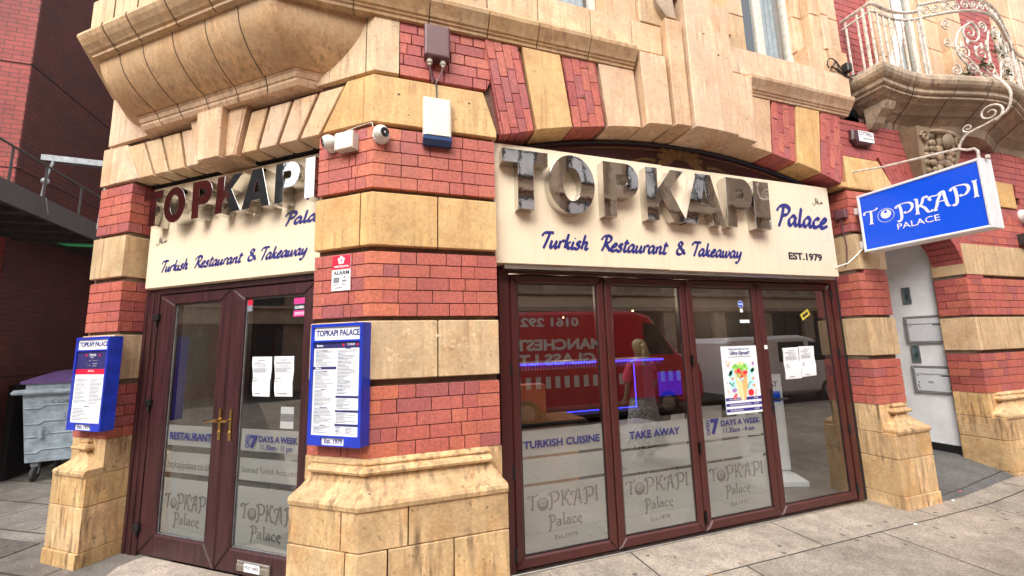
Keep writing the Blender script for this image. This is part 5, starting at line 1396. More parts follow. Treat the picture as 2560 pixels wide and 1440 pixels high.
for x in (5.95, 6.5, 7.0, 7.6, 8.2):
    pts = []
    for z, e in [(4.672, .02), (4.58, -.035), (4.515, .0), (4.44, .045), (4.405, .06), (4.36, .12), (4.28, .22), (4.2, .31), (4.10, .34)]:
        P_ = balc(e, z, 30); q = min(P_[1:-1], key=lambda p: abs(p.x - (BC + (x - BC) * (1 - e * .3)))); pts.append(q + Vector((0, -.002, 0)))
    jt = MB(); jt.tube(pts, .005, 5); part(jt, 'mortar_joint', M['groove'], bal)
# end brackets of the slab and the carved corbel
cb = MB()
for x in (5.62, 8.98):
    cb = MB(); cb.loft([[R(x - s, z, .0), R(x - s, z, w), R(x + s, z, w), R(x + s, z, .0)] for z, w, s in ((4.05, .04, .06), (4.10, .09, .075), (4.16, .12, .08), (4.22, .20, .085), (4.30, .235, .09))], tint=SOOT[0]); part(cb, 'end_bracket', M['soot'], bal)
DK = [(.24, .165, .10), (.20, .14, .085), (.28, .20, .125)]
cb = MB(); cr = (6.15, 7.05)
cb.loft([[R(cr[0] + e, z, .0), R(cr[0] + e, z, w), R(cr[1] - e, z, w), R(cr[1] - e, z, .0)] for z, w, e in ((3.12, .05, .26), (3.3, .07, .20), (3.55, .10, .12), (3.8, .13, .05), (3.98, .16, .0), (4.1, .18, -.02))], tint=DK[2])
rnd = random.Random(4)
for sg in (-1, 1):
    for k in range(11):
        z = 4.02 - k * .085; wdt = .36 - .022 * k
        for q in range(3):
            u = sg * wdt * (.25 + .32 * q); r_ = .055 - .006 * q
            cb.blob(R(6.6 + u + rnd.gauss(0, .008), z + rnd.gauss(0, .01), .185 - .009 * k - .02 * q), (r_ * rnd.uniform(.8, 1.2), .035, r_ * rnd.uniform(.9, 1.5)), 9, 6, tint=DK[(k + q) % 3])
    cb.tube([R(6.6 + sg * (.33 + .075 * (1 - .8 * i / 24) * cos(2 * pi * 1.3 * i / 24)), 3.98 + .075 * (1 - .8 * i / 24) * sin(2 * pi * 1.3 * i / 24), .17) for i in range(25)], .018, 6, tint=DK[0])
cb.blob(R(6.6, 3.93, .215), (.085, .06, .11), tint=DK[1]); cb.blob(R(6.6, 3.99, .235), (.03, .03, .03), tint=DK[0]); cb.blob(R(6.6, 4.05, .2), (.26, .05, .045), tint=DK[2])
part(cb, 'carved_corbel', M['soot'], bal)
# railing
rl = MB()
fz = 4.67
path = [tuple(p) for p in balc(.05, 0, 24)]
def rp(i, z): return Vector((path[i][0], path[i][1], z))
nP = len(path); seg = [0]
for i in range(1, nP): seg.append(seg[-1] + hypot(path[i][0] - path[i - 1][0], path[i][1] - path[i - 1][1]))
def on(s, z):
    s = max(0, min(seg[-1], s))
    for i in range(1, nP):
        if s <= seg[i] + 1e-9:
            t = (s - seg[i - 1]) / (seg[i] - seg[i - 1] or 1); a, b_ = path[i - 1], path[i]
            return Vector((a[0] + (b_[0] - a[0]) * t, a[1] + (b_[1] - a[1]) * t, z))
TOT = seg[-1]; PA, PB_ = 1.27, TOT - 1.27            # the scrolled panel lies between these
for s0_, s1_ in ((0, PA), (PB_, TOT)):
    n_ = 14
    for zz, r_ in ((5.36, .014), (5.46, .018)):
        rl.tube([on(s0_ + (s1_ - s0_) * i / n_, zz + (.09 * max(0, ((s0_ + (s1_ - s0_) * i / n_) - .5) / .7) ** 2 if s0_ == 0 else .09 * max(0, (TOT - .5 - (s0_ + (s1_ - s0_) * i / n_)) / .7) ** 2)) for i in range(n_ + 1)], r_, 6)
    rl.tube([on(s0_ + (s1_ - s0_) * i / n_, fz + .03) for i in range(n_ + 1)], .010, 6)
rl.tube([on(PA + (PB_ - PA) * i / 20, fz + .03) for i in range(21)], .010, 6)
for zz, r_ in ((5.47, .016), (5.64, .016)):
    rl.tube([on(PA + (PB_ - PA) * i / 30, zz + .16 * sin(pi * i / 30)) for i in range(31)], r_, 6)
rail = part(rl, 'railing', M['ironwhite'], bal)
rl = MB(); s_ = .1
while s_ < TOT - .05:
    if not (PA + .05 < s_ < PB_ - .05): rl = MB(); rl.tube([on(s_, fz), on(s_, 5.42)], .0125, 6); part(rl, 'baluster', M['ironwhite'], bal)
    s_ += .125
for s_ in (PA, PB_, .29, TOT - .29): rl = MB(); rl.tube([on(s_, fz), on(s_, 5.62 if s_ in (PA, PB_) else 5.46)], .018, 6); part(rl, 'post', M['ironwhite'], bal)
sc = MB()
def spir(s0, z0, r0, turns, a0, sg, rad=.011, n=36, tail=None):
    pts = [on(s0 + r0 * (1 - .85 * i / n) * cos(a0 + sg * 2 * pi * turns * i / n), z0 + r0 * (1 - .85 * i / n) * sin(a0 + sg * 2 * pi * turns * i / n)) for i in range(n + 1)]
    sc.tube(pts, [rad * (1 - .35 * i / n) for i in range(n + 1)], 6)
    sc.blob(pts[-1], .014, 6, 5)
mid = (PA + PB_) / 2
k = 0; s_ = PA + .09
while s_ < PB_ - .05:
    t_ = (s_ - PA) / (PB_ - PA); spir(s_, 5.555 + .16 * sin(pi * t_), .07, 1.6, pi * (k % 2), 1 if s_ < mid else -1, .009); s_ += .145; k += 1
for sg in (-1, 1):
    c = mid + sg * .30
    big = [on(mid + sg * (.02 + .58 * sin(a) * 1.0), 5.10 - .40 * cos(a)) for a in [pi * .05 + pi * .80 * i / 24 for i in range(25)]]
    sc.tube(big, .014, 6)
    spir(mid + sg * .36, 5.30, .16, 1.7, pi / 2, sg, .013); spir(mid + sg * .24, 5.02, .15, 1.6, -pi / 2, -sg, .012); spir(mid + sg * .50, 5.02, .10, 1.5, pi, sg, .011)
    spir(mid + sg * .16, 4.84, .10, 1.5, pi / 2, sg, .011); spir(mid + sg * .42, 4.80, .085, 1.5, 0, -sg, .010); spir(mid + sg * .66, 4.78, .08, 1.5, pi / 2, sg, .010)
    spir(mid + sg * .68, 5.40, .07, 1.5, -pi / 2, sg, .009); spir(mid + sg * .14, 5.42, .08, 1.5, -pi / 2, -sg, .010); spir(mid + sg * .70, 5.15, .07, 1.4, 0, sg, .009)
    sc.tube([on(mid + sg * (.02 + .10 * sin(i * .26)), 4.72 + .055 * i) for i in range(13)], .011, 6)
    sc.tube([on(mid + sg * (.30 + .02 * i), 4.70 + .045 * i - .0017 * i * i) for i in range(16)], .010, 6)
    for q in range(5): sc.blob(on(mid + sg * (.12 + .1 * q), 5.18 - .05 * (q % 3)), (.03, .014, .05), 6, 5)
part(sc, 'scrollwork', M['ironwhite'], bal)
b = MB(); rnd = random.Random(11)
for c_, r_ in (((mid + .1, 5.12), .09), ((mid - .25, 4.88), .12), ((mid + .55, 4.75), .12), ((mid + .25, 4.85), .08), ((mid - .5, 4.74), .07)):
    for q in range(34):
        p0 = on(c_[0] + rnd.gauss(0, r_ * .6), c_[1] + rnd.gauss(0, r_ * .45)) + Vector((0, rnd.uniform(-.03, .03), 0)); d1 = Vector((rnd.uniform(-1, 1), rnd.uniform(-1, 1), rnd.uniform(-1, 1))).normalized() * .035; d2 = d1.orthogonal().normalized() * .014
        b.add([p0 - d1, p0 + d2, p0 + d1, p0 - d2], [(0, 1, 2, 3)], tint=(1, 1, 1) if q % 3 else (2.2, 1.5, 1.0))
M['weed'] = plain("dry_weeds", (.045, .055, .03), .8, noise=.3)
tag(b.build('weeds', M['weed']), "dry weeds tangled in the white scrolled balcony railing", 'weeds')
# drain pipe behind the balcony and loose cables on the sill
o = MB(); o.tube([R(6.02, 4.66, .06), R(6.2, 5.05, .05), R(6.42, 5.6, .05), R(6.42, 6.2, .05)], .05, 10); tag(o.build('drain_pipe', M['render']), "fat pale drain pipe slanting up the wall behind the balcony railing", 'pipe')
o = MB()
for q in range(3): o.tube([R(4.98 + .12 * i, 4.68 + .05 * sin(i * 1.4 + q) + (.10 if i == 1 and q == 0 else 0), .04 + .01 * q) for i in range(5)], .007, 6)
o.tube([R(5.02 + .09 * cos(a), 4.75 + .085 * sin(a), .05) for a in [pi * k_ / 9 for k_ in range(-1, 12)]], .007, 6)
o.rect(R, 5.2, 5.28, 4.70, 4.80, .03, .10, .01)
tag(o.build('loose_cables', M['black']), "loop of loose black cables lying on the stone sill left of the balcony", 'cables')

# ================================================================== PORCH
PW = Fr((7.05, 0, 0), (0, -1, 0), (-1, 0, 0))        # white wall facing the alley side; u = -y
b = MB(); b.rect(PW, -3.2, -.24, -.1, 3.4, -.06, .0, 0)
b.rect(Fr((0, 3.0, 0), (1, 0, 0), (0, -1, 0)), 5.45, 7.1, -.1, 3.4, -.1, 0, 0)
b.rect(Fr((5.5, 0, 0), (0, 1, 0), (1, 0, 0)), .34, 3.0, -.2, 3.4, -.1, 0, 0)
b.rect(Fr((0, 0, 3.1), (1, 0, 0), (0, 0, -1), (0, 1, 0)), 5.4, 7.1, .31, 3.1, -.1, 0, 0)
part(b, 'porch_wall', M['render'])
b = MB(); b.rect(PW, -2.9, -.25, -.05, .195, .0, .012, .002); part(b, 'skirting', M['black'])
def mailbox(label, v0, v1, worn):
    t = thing('mailbox', label, 'mailbox', (7.04, .52, v0))
    b = MB(); frame_ring(b, PW, -.735, -.295, v0, v1, .035, .0, .022, bev=.004); part(b, 'surround', M['greyplastic2'], t)
    b = MB(); b.rect(PW, -.70, -.33, v0 + .035, v1 - .115, .0, .016, .003); part(b, 'door', M['alu'], t)
    b = MB(); b.rect(PW, -.70, -.33, v1 - .11, v1 - .035, .0, .022, .004); part(b, 'flap', M['alu'], t)
    b = MB(); b.disc(PW, -.675, v1 - .137, .009, .0165, 12); b.rect(PW, -.43, -.345, v1 - .135, v1 - .12, .016, .0175, 0)
    if worn:
        rnd = random.Random(2)
        for q in range(9): b.sheet(PW, [(x, z) for x, z in ((lambda x, z: ((x, z), (x + .012, z + .004), (x + .014, z - .02), (x + .004, z - .024)))(rnd.choice((-.69, -.36)) + rnd.uniform(0, .015), v0 + rnd.uniform(.06, .2)))], .0166)
        rules(b, PW, -.57, -.48, v0 + .135, v0 + .165, .0166, 3, seed=4, fill=.5)
    part(b, 'lock_and_nameplate', M['ink'], t)
M['greyplastic2'] = plain("grey_mailbox_surround", (.22, .22, .22), .5, noise=.1)
mailbox("upper white mailbox with a clean door on the white porch wall", 1.483, 1.858, False)
mailbox("lower white mailbox with a scuffed door on the white porch wall", .825, 1.19, True)
def intercom(label, v0, v1):
    t = thing('intercom_panel', label, 'intercom', (7.04, .66, v0))
    b = MB(); frame_ring(b, PW, -.715, -.615, v0, v1, .018, .0, .012, bev=.003); part(b, 'surround', M['galv'], t)
    b = MB(); b.rect(PW, -.70, -.63, v0 + .016, v1 - .016, .0, .006, .001); part(b, 'panel', M['teal'], t)
    b = MB(); b.rect(PW, -.672, -.652, v0 + .07, v0 + .13, .006, .0085, .001); part(b, 'button', M['ink'], t)
M['teal'] = plain("tarnished_blue_green_metal", (.13, .20, .21), .4, metal=.3, noise=.3)
intercom("upper small tarnished intercom panel above both mailboxes", 2.03, 2.265)
intercom("lower small tarnished intercom panel between the two mailboxes", 1.225, 1.46)

# ================================================================== INTERIOR seen through the glass
M['floor'] = plain("dark_restaurant_floor", (.075, .065, .06), .35, noise=.3, scale=4)
M['wallin'] = plain("dark_interior_wall", (.045, .03, .027), .7, noise=.3, scale=3)
M['oak'] = woodgrain("orange_wood_veneer", (.40, .17, .06), (.52, .26, .11), .4)
M['led'] = plain("blue_led_strip", (.02, .02, .2), .4, emit=(.03, .035, 1.0), es=3.0)
M['chair'] = plain("pale_chair_shell", (.55, .52, .48), .5)
M['bulb'] = plain("warm_lamp", (.8, .6, .3), .4, emit=(1.0, .75, .4), es=2.0)
b = MB()
b.add([(.3, .40, GZ + .006), (5.4, .40, GZ + .006), (5.4, 5.6, GZ + .006), (-2.3, 5.6, GZ + .006), (*Lp(-3.1, -.36), GZ + .006), (*Lp(-.4, -.36), GZ + .006)], [(0, 1, 2, 3, 4, 5)]); part(b, 'interior_floor', M['floor'])
b = MB()
b.rect(Fr((0, 5.6, 0), (1, 0, 0), (0, -1, 0)), -2.4, 5.4, GZ, 3.2, -.1, 0, 0); b.rect(Fr((5.35, 0, 0), (0, 1, 0), (-1, 0, 0)), .36, 5.6, GZ, 3.2, -.05, 0, 0)
b.vprism([(.3, .42), (5.4, .42), (5.4, 5.55), (-2.2, 5.55), Lp(-3.15, -.42), Lp(-.5, -.42)], 2.75, 2.8, 0)
part(b, 'interior_wall', M['wallin'])
M['ribs'] = plain("pale_counter_ribs", (.30, .30, .32), .4)
t = thing('counter', "ribbed service counter lit by a blue light strip inside the restaurant", 'counter', (2.9, 2.3, GZ))
b = MB(); b.box((2.95, 2.45, .25), (2.3, .7, .70), .01); 
for i in range(46): b.box((1.82 + i * .05, 2.088, .25), (.03, .016, .68), .004)
part(b, 'body', M['ironblack'], t)
b = MB(); b.box((2.95, 2.42, .655), (2.4, .85, .05), .006); part(b, 'worktop', M['wallin'], t)
b = MB(); b.box((2.9, 2.40, 1.36), (2.35, .5, .03), .004); b.box((1.75, 2.5, 1.0), (.03, .3, .7), 0); b.box((4.05, 2.5, 1.0), (.03, .3, .7), 0)
for i in range(54): b.box((1.76 + i * .043, 2.155, 1.31), (.022, .012, .075), .003)
part(b, 'canopy', M['ribs'], t)
b = MB(); b.box((2.9, 2.135, 1.352), (2.3, .012, .016)); b.box((2.9, 2.17, .70), (1.35, .008, .008)); b.box((3.56, 2.17, 1.0), (.008, .008, .6)); part(b, 'light_strip', M['led'], t)
t = thing('display_screen', "blue glowing screen at the right end of the counter", 'screen', (4.1, 2.0, .7))
b = MB(); b.box((4.1, 2.12, 1.0), (.46, .05, .42), .01); part(b, 'casing', M['ironblack'], t); b = MB(); b.box((4.1, 2.09, 1.0), (.40, .012, .34)); M['screen'] = plain("blue_screen", (.02, .03, .2), .3, noise=.6, scale=5, emit=(.015, .02, .8), es=.25); part(b, 'screen', M['screen'], t)
t = thing('table', "dark edged wooden table just inside the first door leaf", 'table', (1.75, 1.2, GZ))
b = MB(); b.box((1.72, 1.42, .775), (1.0, .55, .035), .01); part(b, 'tabletop', M['ironblack'], t)
b = MB(); b.box((1.72, 1.42, .7955), (.96, .51, .006), .0); part(b, 'veneer', M['oak'], t)
b = MB(); b.box((1.70, 1.42, .32), (.84, .42, .86), .006); part(b, 'base', M['oak'], t)
b = MB(); b.box((1.60, 1.32, .99), (.34, .18, .385), .006); tag(b.build('wooden_box', M['oak']), "orange wooden box standing on the table behind the first door leaf", 'box')
def chair(label, x, y, rz):
    t = thing('dining_chair', label, 'chair', (x, y, GZ), 'pale dining chairs inside the restaurant'); fr = Fr((x, y, GZ), (cos(rz), sin(rz), 0), (sin(rz), -cos(rz), 0))
    b = MB(); b.loft([[fr(u, .45 + .01 * (1 - abs(u) * 4), w) for u in (-.21, .21)] + [fr(u, .42, w) for u in (.21, -.21)] for w in (-.2, 0, .2)]); part(b, 'seat', M['chair'], t)
    b = MB(); b.loft([[fr(u, z, .20 + .12 * (z - .45) - .5 * u * u) for u in (-.21, -.1, 0, .1, .21)] + [fr(u, z, .175 + .12 * (z - .45) - .5 * u * u) for u in (.21, .1, 0, -.1, -.21)] for z in (.46, .6, .75, .86, .90)], smooth=True); part(b, 'backrest', M['chair'], t)
    for a in (-.18, .18):
        for c in (-.17, .17):
            b = MB(); b.tube([fr(a, .44, c), fr(a * 1.15, .0, c * 1.2)], .012, 6); part(b, 'leg', M['brush'], t)
chair("pale chair with its back to the second door leaf", 3.35, 1.25, .25); chair("pale chair half hidden behind the food poster", 4.05, 1.55, -.2); chair("pale chair inside the corner doors, near the handles", -.75, 2.2, .9); chair("pale chair deep inside the left corner door", -.2, 3.1, -.5)
def small_table(label, x, y, m='chair'):
    t = thing('dining_table', label, 'table', (x, y, GZ)); b = MB(); b.box((x, y, .62), (.75, .65, .03), .008, rz=.2); part(b, 'tabletop', M[m], t)
    b = MB(); b.lathe((x, y, GZ + .01), (0, 0, 1), [(0, 0), (0, .25), (.02, .24), (.03, .03), (.72, .03), (.72, 0)], 14); part(b, 'pedestal', M['ironblack'], t)
small_table("pale dining table between the second and third door leaves", 2.95, 1.35); small_table("dining table behind the right corner door", -.45, 1.75)
# board leaning inside the clear leaf
t = thing('pavement_board', "white framed takeaway board on a clear base inside the wide door leaf", 'board', (4.95, 1.0, GZ))
F2 = Fr((4.60, 1.05, 0), (cos(-.3), sin(-.3), 0), (sin(-.3), -cos(-.3), 0))
b = MB(); frame_ring(b, F2, -.30, .30, .0, 1.16, .03, -.03, .0, bev=.006); part(b, 'frame', M['alu'], t)
b = MB(); b.rect(F2, -.275, .275, .025, 1.135, -.02, -.008, 0); write(b, F2, 'TAKEAWAY', -.2, .25, 1.0, 1.08, -.006, .03, mat=1); b.sheet(F2, [(-.27, .82), (.27, .82), (.27, .95), (-.27, .95)], -.0065, 2); rules(b, F2, -.2, .2, .2, .7, -.0065, 6, 1, seed=3); part(b, 'panel', [M['paper'], M['ink'], M['signblue']], t)
b = MB(); b.loft([[F2(u, z, w) for u, w in ((-.33, -.24), (.33, -.24), (.33, .24), (-.33, .24))] for z in (GZ + .008, GZ + .06)] + [[F2(u, GZ + .11, w) for u, w in ((-.28, -.1), (.28, -.1), (.28, .1), (-.28, .1))]]); part(b, 'base', M['alu'], t)
for i, (x, y, z) in enumerate(((3.9, 3.3, 2.15), (4.6, 3.6, 2.2), (3.3, 3.9, 2.1), (4.9, 2.6, 2.05), (1.55, 1.75, 2.3))):
    t = thing('pendant_lamp', ("small warm pendant lamp above the blue counter", "small warm pendant lamp at the far right of the room", "small warm pendant lamp deepest in the room", "small warm pendant lamp above the wide clear leaf", "small warm pendant lamp over the table with the wooden box")[i], 'lamp', (x, y, z), 'small warm pendant lamps in the restaurant')
    b = MB(); b.tube([(x, y, 2.75), (x, y, z + .05)], .004, 5); part(b, 'cord', M['black'], t); b = MB(); b.blob((x, y, z), .016, 10, 8); part(b, 'bulb', M['bulb'], t)
    ld = bpy.data.lights.new('pendant_light', 'POINT'); ld.energy = 5 if i < 4 else 16; ld.color = (1.0, .80, .58); ld.shadow_soft_size = .1
    lo = bpy.data.objects.new('pendant_light', ld); C.objects.link(lo); lo.location = (x, y, z - .09); attach(lo, t)

# ================================================================== NEIGHBOUR ACROSS THE ALLEY
M['cstone'] = plain("next_building_stone", (.5, .4, .29), .7, noise=.25, scale=2)
M['cpane'] = plain("next_building_window_glass", (.04, .045, .05), .06, noise=0)
NB = thing('brick_building', "plain red brick neighbour building across the alley with a steel walkway", 'building', (-5.1, 4.8, GZ))
M['nbrick'] = None
def brick_tex(name, c1, c2, mortar, row=.075, wid=.225, axis='XZ', rough=.75):
    m, nt, p = mat_new(name); lk = nt.links.new
    tc = N(nt, "ShaderNodeTexCoord"); sp = N(nt, "ShaderNodeSeparateXYZ"); cm = N(nt, "ShaderNodeCombineXYZ"); lk(tc.outputs['Object'], sp.inputs[0])
    ad = N(nt, "ShaderNodeMath", operation='ADD'); lk(sp.outputs[0], ad.inputs[0]); lk(sp.outputs[1], ad.inputs[1])
    lk(ad.outputs[0], cm.inputs[0]); lk(sp.outputs[2], cm.inputs[1])
    br = N(nt, "ShaderNodeTexBrick", Scale=1.0)
    for k_, v_ in (('Mortar Size', .006), ('Mortar Smooth', .2), ('Brick Width', wid), ('Row Height', row), ('Bias', 0.0)): br.inputs[k_].default_value = v_
    br.inputs['Color1'].default_value = (*c1, 1); br.inputs['Color2'].default_value = (*c2, 1); br.inputs['Mortar'].default_value = (*mortar, 1)
    lk(cm.outputs[0], br.inputs['Vector'])
    n1 = N(nt, "ShaderNodeTexNoise", Scale=1.1, Detail=8.0, Roughness=.7); lk(tc.outputs['Object'], n1.inputs['Vector'])
    mr = N(nt, "ShaderNodeMapRange"); mr.inputs['From Min'].default_value = .3; mr.inputs['From Max'].default_value = .7; mr.inputs['To Min'].default_value = .65; mr.inputs['To Max'].default_value = 1.25; lk(n1.outputs[0], mr.inputs[0])
    mx = N(nt, "ShaderNodeMix", data_type='RGBA', blend_type='MULTIPLY'); mx.inputs['Factor'].default_value = 1.0; lk(br.outputs['Color'], mx.inputs[6]); lk(mr.outputs[0], mx.inputs[7]); lk(mx.outputs[2], p.inputs['Base Color'])
    p.inputs['Roughness'].default_value = rough
    bp = N(nt, "ShaderNodeBump", Strength=.6, Distance=.01); bp.invert = True; lk(br.outputs['Fac'], bp.inputs['Height']); lk(bp.outputs[0], p.inputs['Normal'])
    return m
M['nbrick'] = brick_tex("neighbour_red_brick", (.28, .045, .036), (.22, .035, .029), (.075, .026, .022))
M['obrick'] = brick_tex("opposite_buff_brick", (.52, .40, .29), (.46, .345, .25), (.24, .19, .16))
M['shadebrick'] = brick_tex("shade_darkened_brick", (.075, .011, .009), (.055, .008, .007), (.018, .006, .006))  # grimy dark red, with the alley's shade put into the brick colour
b = MB(); b.vprism([(-22, 4.78), (-5.11, 4.78), (-5.11, 18), (-22, 18)], GZ, 14.0, 0); part(b, 'wall', M['nbrick'], NB)
b = MB(); b.vprism([(-5.109, 4.79), (-5.1, 4.79), (-5.1, 18), (-5.109, 18)], GZ, 13.99, 0); part(b, 'alley_wall', M['shadebrick'], NB)
b = MB()
for z in (1.36, 4.42, 6.1): b.box((-13.55, 4.776, z), (17.0, .01, .012)); b.box((-5.097, 11.4, z), (.01, 13.3, .012))
part(b, 'movement_joint', M['gap'], NB)
b = MB(); b.box((-4.98, 7.6, 6.6), (.2, .2, 3.4), .02); b.box((-4.98, 8.6, 5.2), (.2, 2.0, .2), .02); part(b, 'duct', M['ironblack'], NB)
b = MB(); b.box((-5.06, 8.0, .55), (.08, 5.6, 1.35), 0); part(b, 'dark_plinth', M['gap'], NB)  # near-black box along the foot of the alley wall
eb = thing('end_building', "dark brick building closing the far end of the alley", 'building', (-4.0, 17, GZ))
b = MB(); b.vprism([(-12, 16.0), (6, 16.0), (6, 18), (-12, 18)], GZ, 14.0, 0); part(b, 'wall', M['shadebrick'], eb)
b = MB(); b.box((-4.2, 15.98, 3.6), (1.2, .06, 1.6), .02); part(b, 'window', M['gap'], eb)
# steel walkway
t = thing('steel_walkway', "dark steel walkway with a thin handrail hung across the alley", 'walkway', (-4.4, 4.0, 3.3))
b = MB()
b.vprism([(-4.02, 2.3), (-3.96, 2.3), (-4.06, 5.0), (-4.12, 5.0)], 3.36, 3.62, 0)
b.vprism([(-7.6, 2.3), (-4.0, 2.3), (-4.1, 4.9), (-7.6, 4.9)], 3.44, 3.50, 0); b.vprism([(-7.6, 4.86), (-4.06, 4.86), (-4.06, 4.94), (-7.6, 4.94)], 3.34, 3.6, 0)
for i in range(6): b.box((-5.8, 2.5 + .45 * i, 3.4), (3.4, .05, .08))
b.vprism([(-5.1, 4.9), (-4.1, 4.9), (-4.1, 8.6), (-5.1, 8.6)], 3.44, 3.50, 0); b.vprism([(-4.12, 4.9), (-4.06, 4.9), (-4.06, 8.6), (-4.12, 8.6)], 3.36, 3.62, 0)
part(b, 'deck', M['ironblack'], t)
b = MB(); b.tube([(-3.99, 2.2, 4.05), (-4.03, 3.4, 4.05), (-4.09, 5.0, 4.05), (-4.09, 8.4, 4.05)], .014, 6); part(b, 'handrail', M['ironblack'], t)
for y in (2.5, 3.05, 3.6, 4.3, 5.2, 6.2): b = MB(); b.tube([(-4.0 - .028 * (y - 2.3), y, 3.6), (-4.0 - .028 * (y - 2.3), y, 4.05)], .013, 6); part(b, 'rail_post', M['ironblack'], t)
b = MB(); b.tube([(-4.02, 3.1, 3.6), (-4.03, 3.4, 3.42), (-4.05, 4.0, 3.40), (-4.07, 4.6, 3.42), (-4.09, 4.9, 3.58)], .008, 5); b.tube([(-3.95, 3.5, 3.6), (-3.97, 3.6, 3.42)], .006, 5); part(b, 'hanging_cable', M['galv'], t)
b = MB(); b.box((-4.5, 5.06, 3.38), (.34, .3, .05), .01); o = b.build('exit_light', plain("dim_green_light", (.02, .12, .05), .4, emit=(.05, .4, .14), es=.10)); tag(o, "dim green light under the dark steel walkway", 'light')
t = thing('steel_angle', "galvanised steel angle bar jutting across the alley on a threaded rod", 'bracket', (-4.4, 4.4, 4.4))
a_ = Vector((-4.55, 4.3, 4.40)); c_ = Vector((-3.3, 4.3, 4.37))
b = MB(); b.loft([[p + Vector((0, y, z)) for y, z in ((0, 0), (.0, .085), (.008, .085), (.008, .008), (.09, .008), (.09, 0))] for p in (a_, c_)]); part(b, 'angle_bar', M['galv'], t)
b = MB(); b.tube([(-4.42, 4.32, 4.40), (-4.40, 4.2, 4.12), (-4.40, 4.15, 3.62)], .016, 6); b.blob((-4.40, 4.19, 4.05), (.05, .035, .05), 8, 6); part(b, 'hanger_rod', M['galv'], t)
o = MB(); o.loft([[p + Vector(q) for q in ((-.025, 0, 0), (.025, 0, 0), (.025, .006, 0), (-.025, .006, 0))] for p in (Vector((-3.66, 4.0, 3.35)), Vector((-3.62, 4.0, 4.08)))]); tag(o.build('steel_strut', M['galv']), "thin upright galvanised strut beside the left pier", 'strut')

b = MB(); b.rect(R, 9.4, 12.4, GZ, 3.1, -.34, -.02, 0); part(b, 'side_wall', M['nbrick'])
rn = thing('shop_building', "plain red brick building next along the street past the porch", 'building', (16, 0, GZ))
b = MB(); b.vprism([(12.42, .05), (31, .05), (31, 9), (12.42, 9)], GZ - .13, 11, 0); part(b, 'wall', M['nbrick'], rn)
b = MB()
for z0, z1, w in ((2.9, 3.5, .1), (6.6, 6.8, .12), (10.7, 11.1, .25)): b.rect(Fr((0, .05, 0), (1, 0, 0), (0, -1, 0)), 12.43, 30.9, z0, z1, -.1, w, .02)
part(b, 'stonework', M['cstone'], rn)
for i in range(6):
    for z0, z1, hw in ((.4, 2.7, 1.1), (4.2, 6.2, .6), (7.4, 9.4, .6)):
        c = 14 + i * 2.9; F_ = Fr((0, .05, 0), (1, 0, 0), (0, -1, 0)); f = MB(); frame_ring(f, F_, c - hw, c + hw, z0, z1, .09, -.02, .06, bev=.01); fo = part(f, 'window', M['sash'], rn); p_ = MB(); p_.sheet(F_, [(c - hw, z0), (c + hw, z0), (c + hw, z1), (c - hw, z1)], .004); part(p_, 'pane', M['cpane'], fo)

# ================================================================== WHEELED BIN
t = thing('wheeled_bin', "weathered grey four-wheeled bin with a purple lid in the alley", 'bin', (-4.2, 5.2, GZ))
BF = Fr((-4.74, 4.93, GZ), (.995, .10, 0), (.10, -.995, 0))
def bq(u0, u1, w0, w1, z): return [BF(u0, z, w0), BF(u1, z, w0), BF(u1, z, w1), BF(u0, z, w1)]
b = MB(); b.loft([bq(.08, 1.16, -.72, .0, .27), bq(.02, 1.22, -.80, .03, .9), bq(-.01, 1.25, -.84, .05, 1.24)]); 
for z, u in ((.40, .12), (.62, .10), (.80, .30), (1.02, .06)):
    k_ = (z - .27) / .97; w_ = .0 + .05 * k_
    b.tube([BF(.08 - .09 * k_ + .01, z, w_), BF(.2, z, w_ + .004), BF(.24, z + .04, w_ + .004), BF(1.2, z + .045, w_ + .004)], .012, 6)
b.tube([BF(.22, .72, .045), BF(.23, .60, .04)], .03, 8); b.tube([BF(.24, .76, .045), BF(.30, .68, .045)], .012, 6)
bd_ = part(b, 'body', M['bin'], t)
b = MB(); b.loft([bq(-.09, 1.33, -.90, .12, 1.225), bq(-.10, 1.34, -.91, .13, 1.25), bq(-.08, 1.32, -.89, .11, 1.29)]); b.loft([bq(.02, 1.22, -.82, .06, 1.29), bq(.02, 1.22, -.82, .06, 1.365)]); part(b, 'rim', M['bin'], t)
b = MB(); b.loft([bq(-.02, 1.27, -.86, .09, 1.366), bq(-.03, 1.28, -.87, .10, 1.40), bq(.0, 1.25, -.84, .07, 1.42), bq(.10, 1.16, -.74, -.02, 1.47), bq(.22, 1.04, -.6, -.14, 1.53), bq(.3, .96, -.5, -.24, 1.545)]); part(b, 'lid', M['purple'], t)
for u, w_ in ((.17, -.06), (1.08, -.06), (.17, -.66), (1.08, -.66)):
    b = MB(); b.lathe(BF(u - .024, .10, w_ + .0), BF.ux, [(0, 0), (0, .06), (.004, .095), (.012, .10), (.036, .10), (.044, .095), (.048, .06), (.048, 0)], 18); wh = part(b, 'wheel', M['rubber'], t)
    b = MB(); b.loft([[BF(u + a, z, w_ + c) for a, c in ((-.04, -.03), (.04, -.03), (.04, .03), (-.04, .03))] for z in (.205, .275)]); b.tube([BF(u - .034, .10, w_), BF(u - .036, .21, w_ - .02)], .010, 6); b.tube([BF(u + .034, .10, w_), BF(u + .036, .21, w_ - .02)], .010, 6); part(b, 'caster_fork', M['galv'], wh)
b = MB(); b.prism(BF, [(.60, .72), (1.0, .73), (1.0, .98), (.60, .97)], .043, .047, 0); b.disc(BF, .70, .87, .055, .048, 12, 1, ry=.04); b.sheet(BF, [(.83, .92), (.95, .92), (.95, .95), (.83, .95)], .048, 2); rules(b, BF, .62, .95, .76, .8, .048, 2, 3, seed=2)
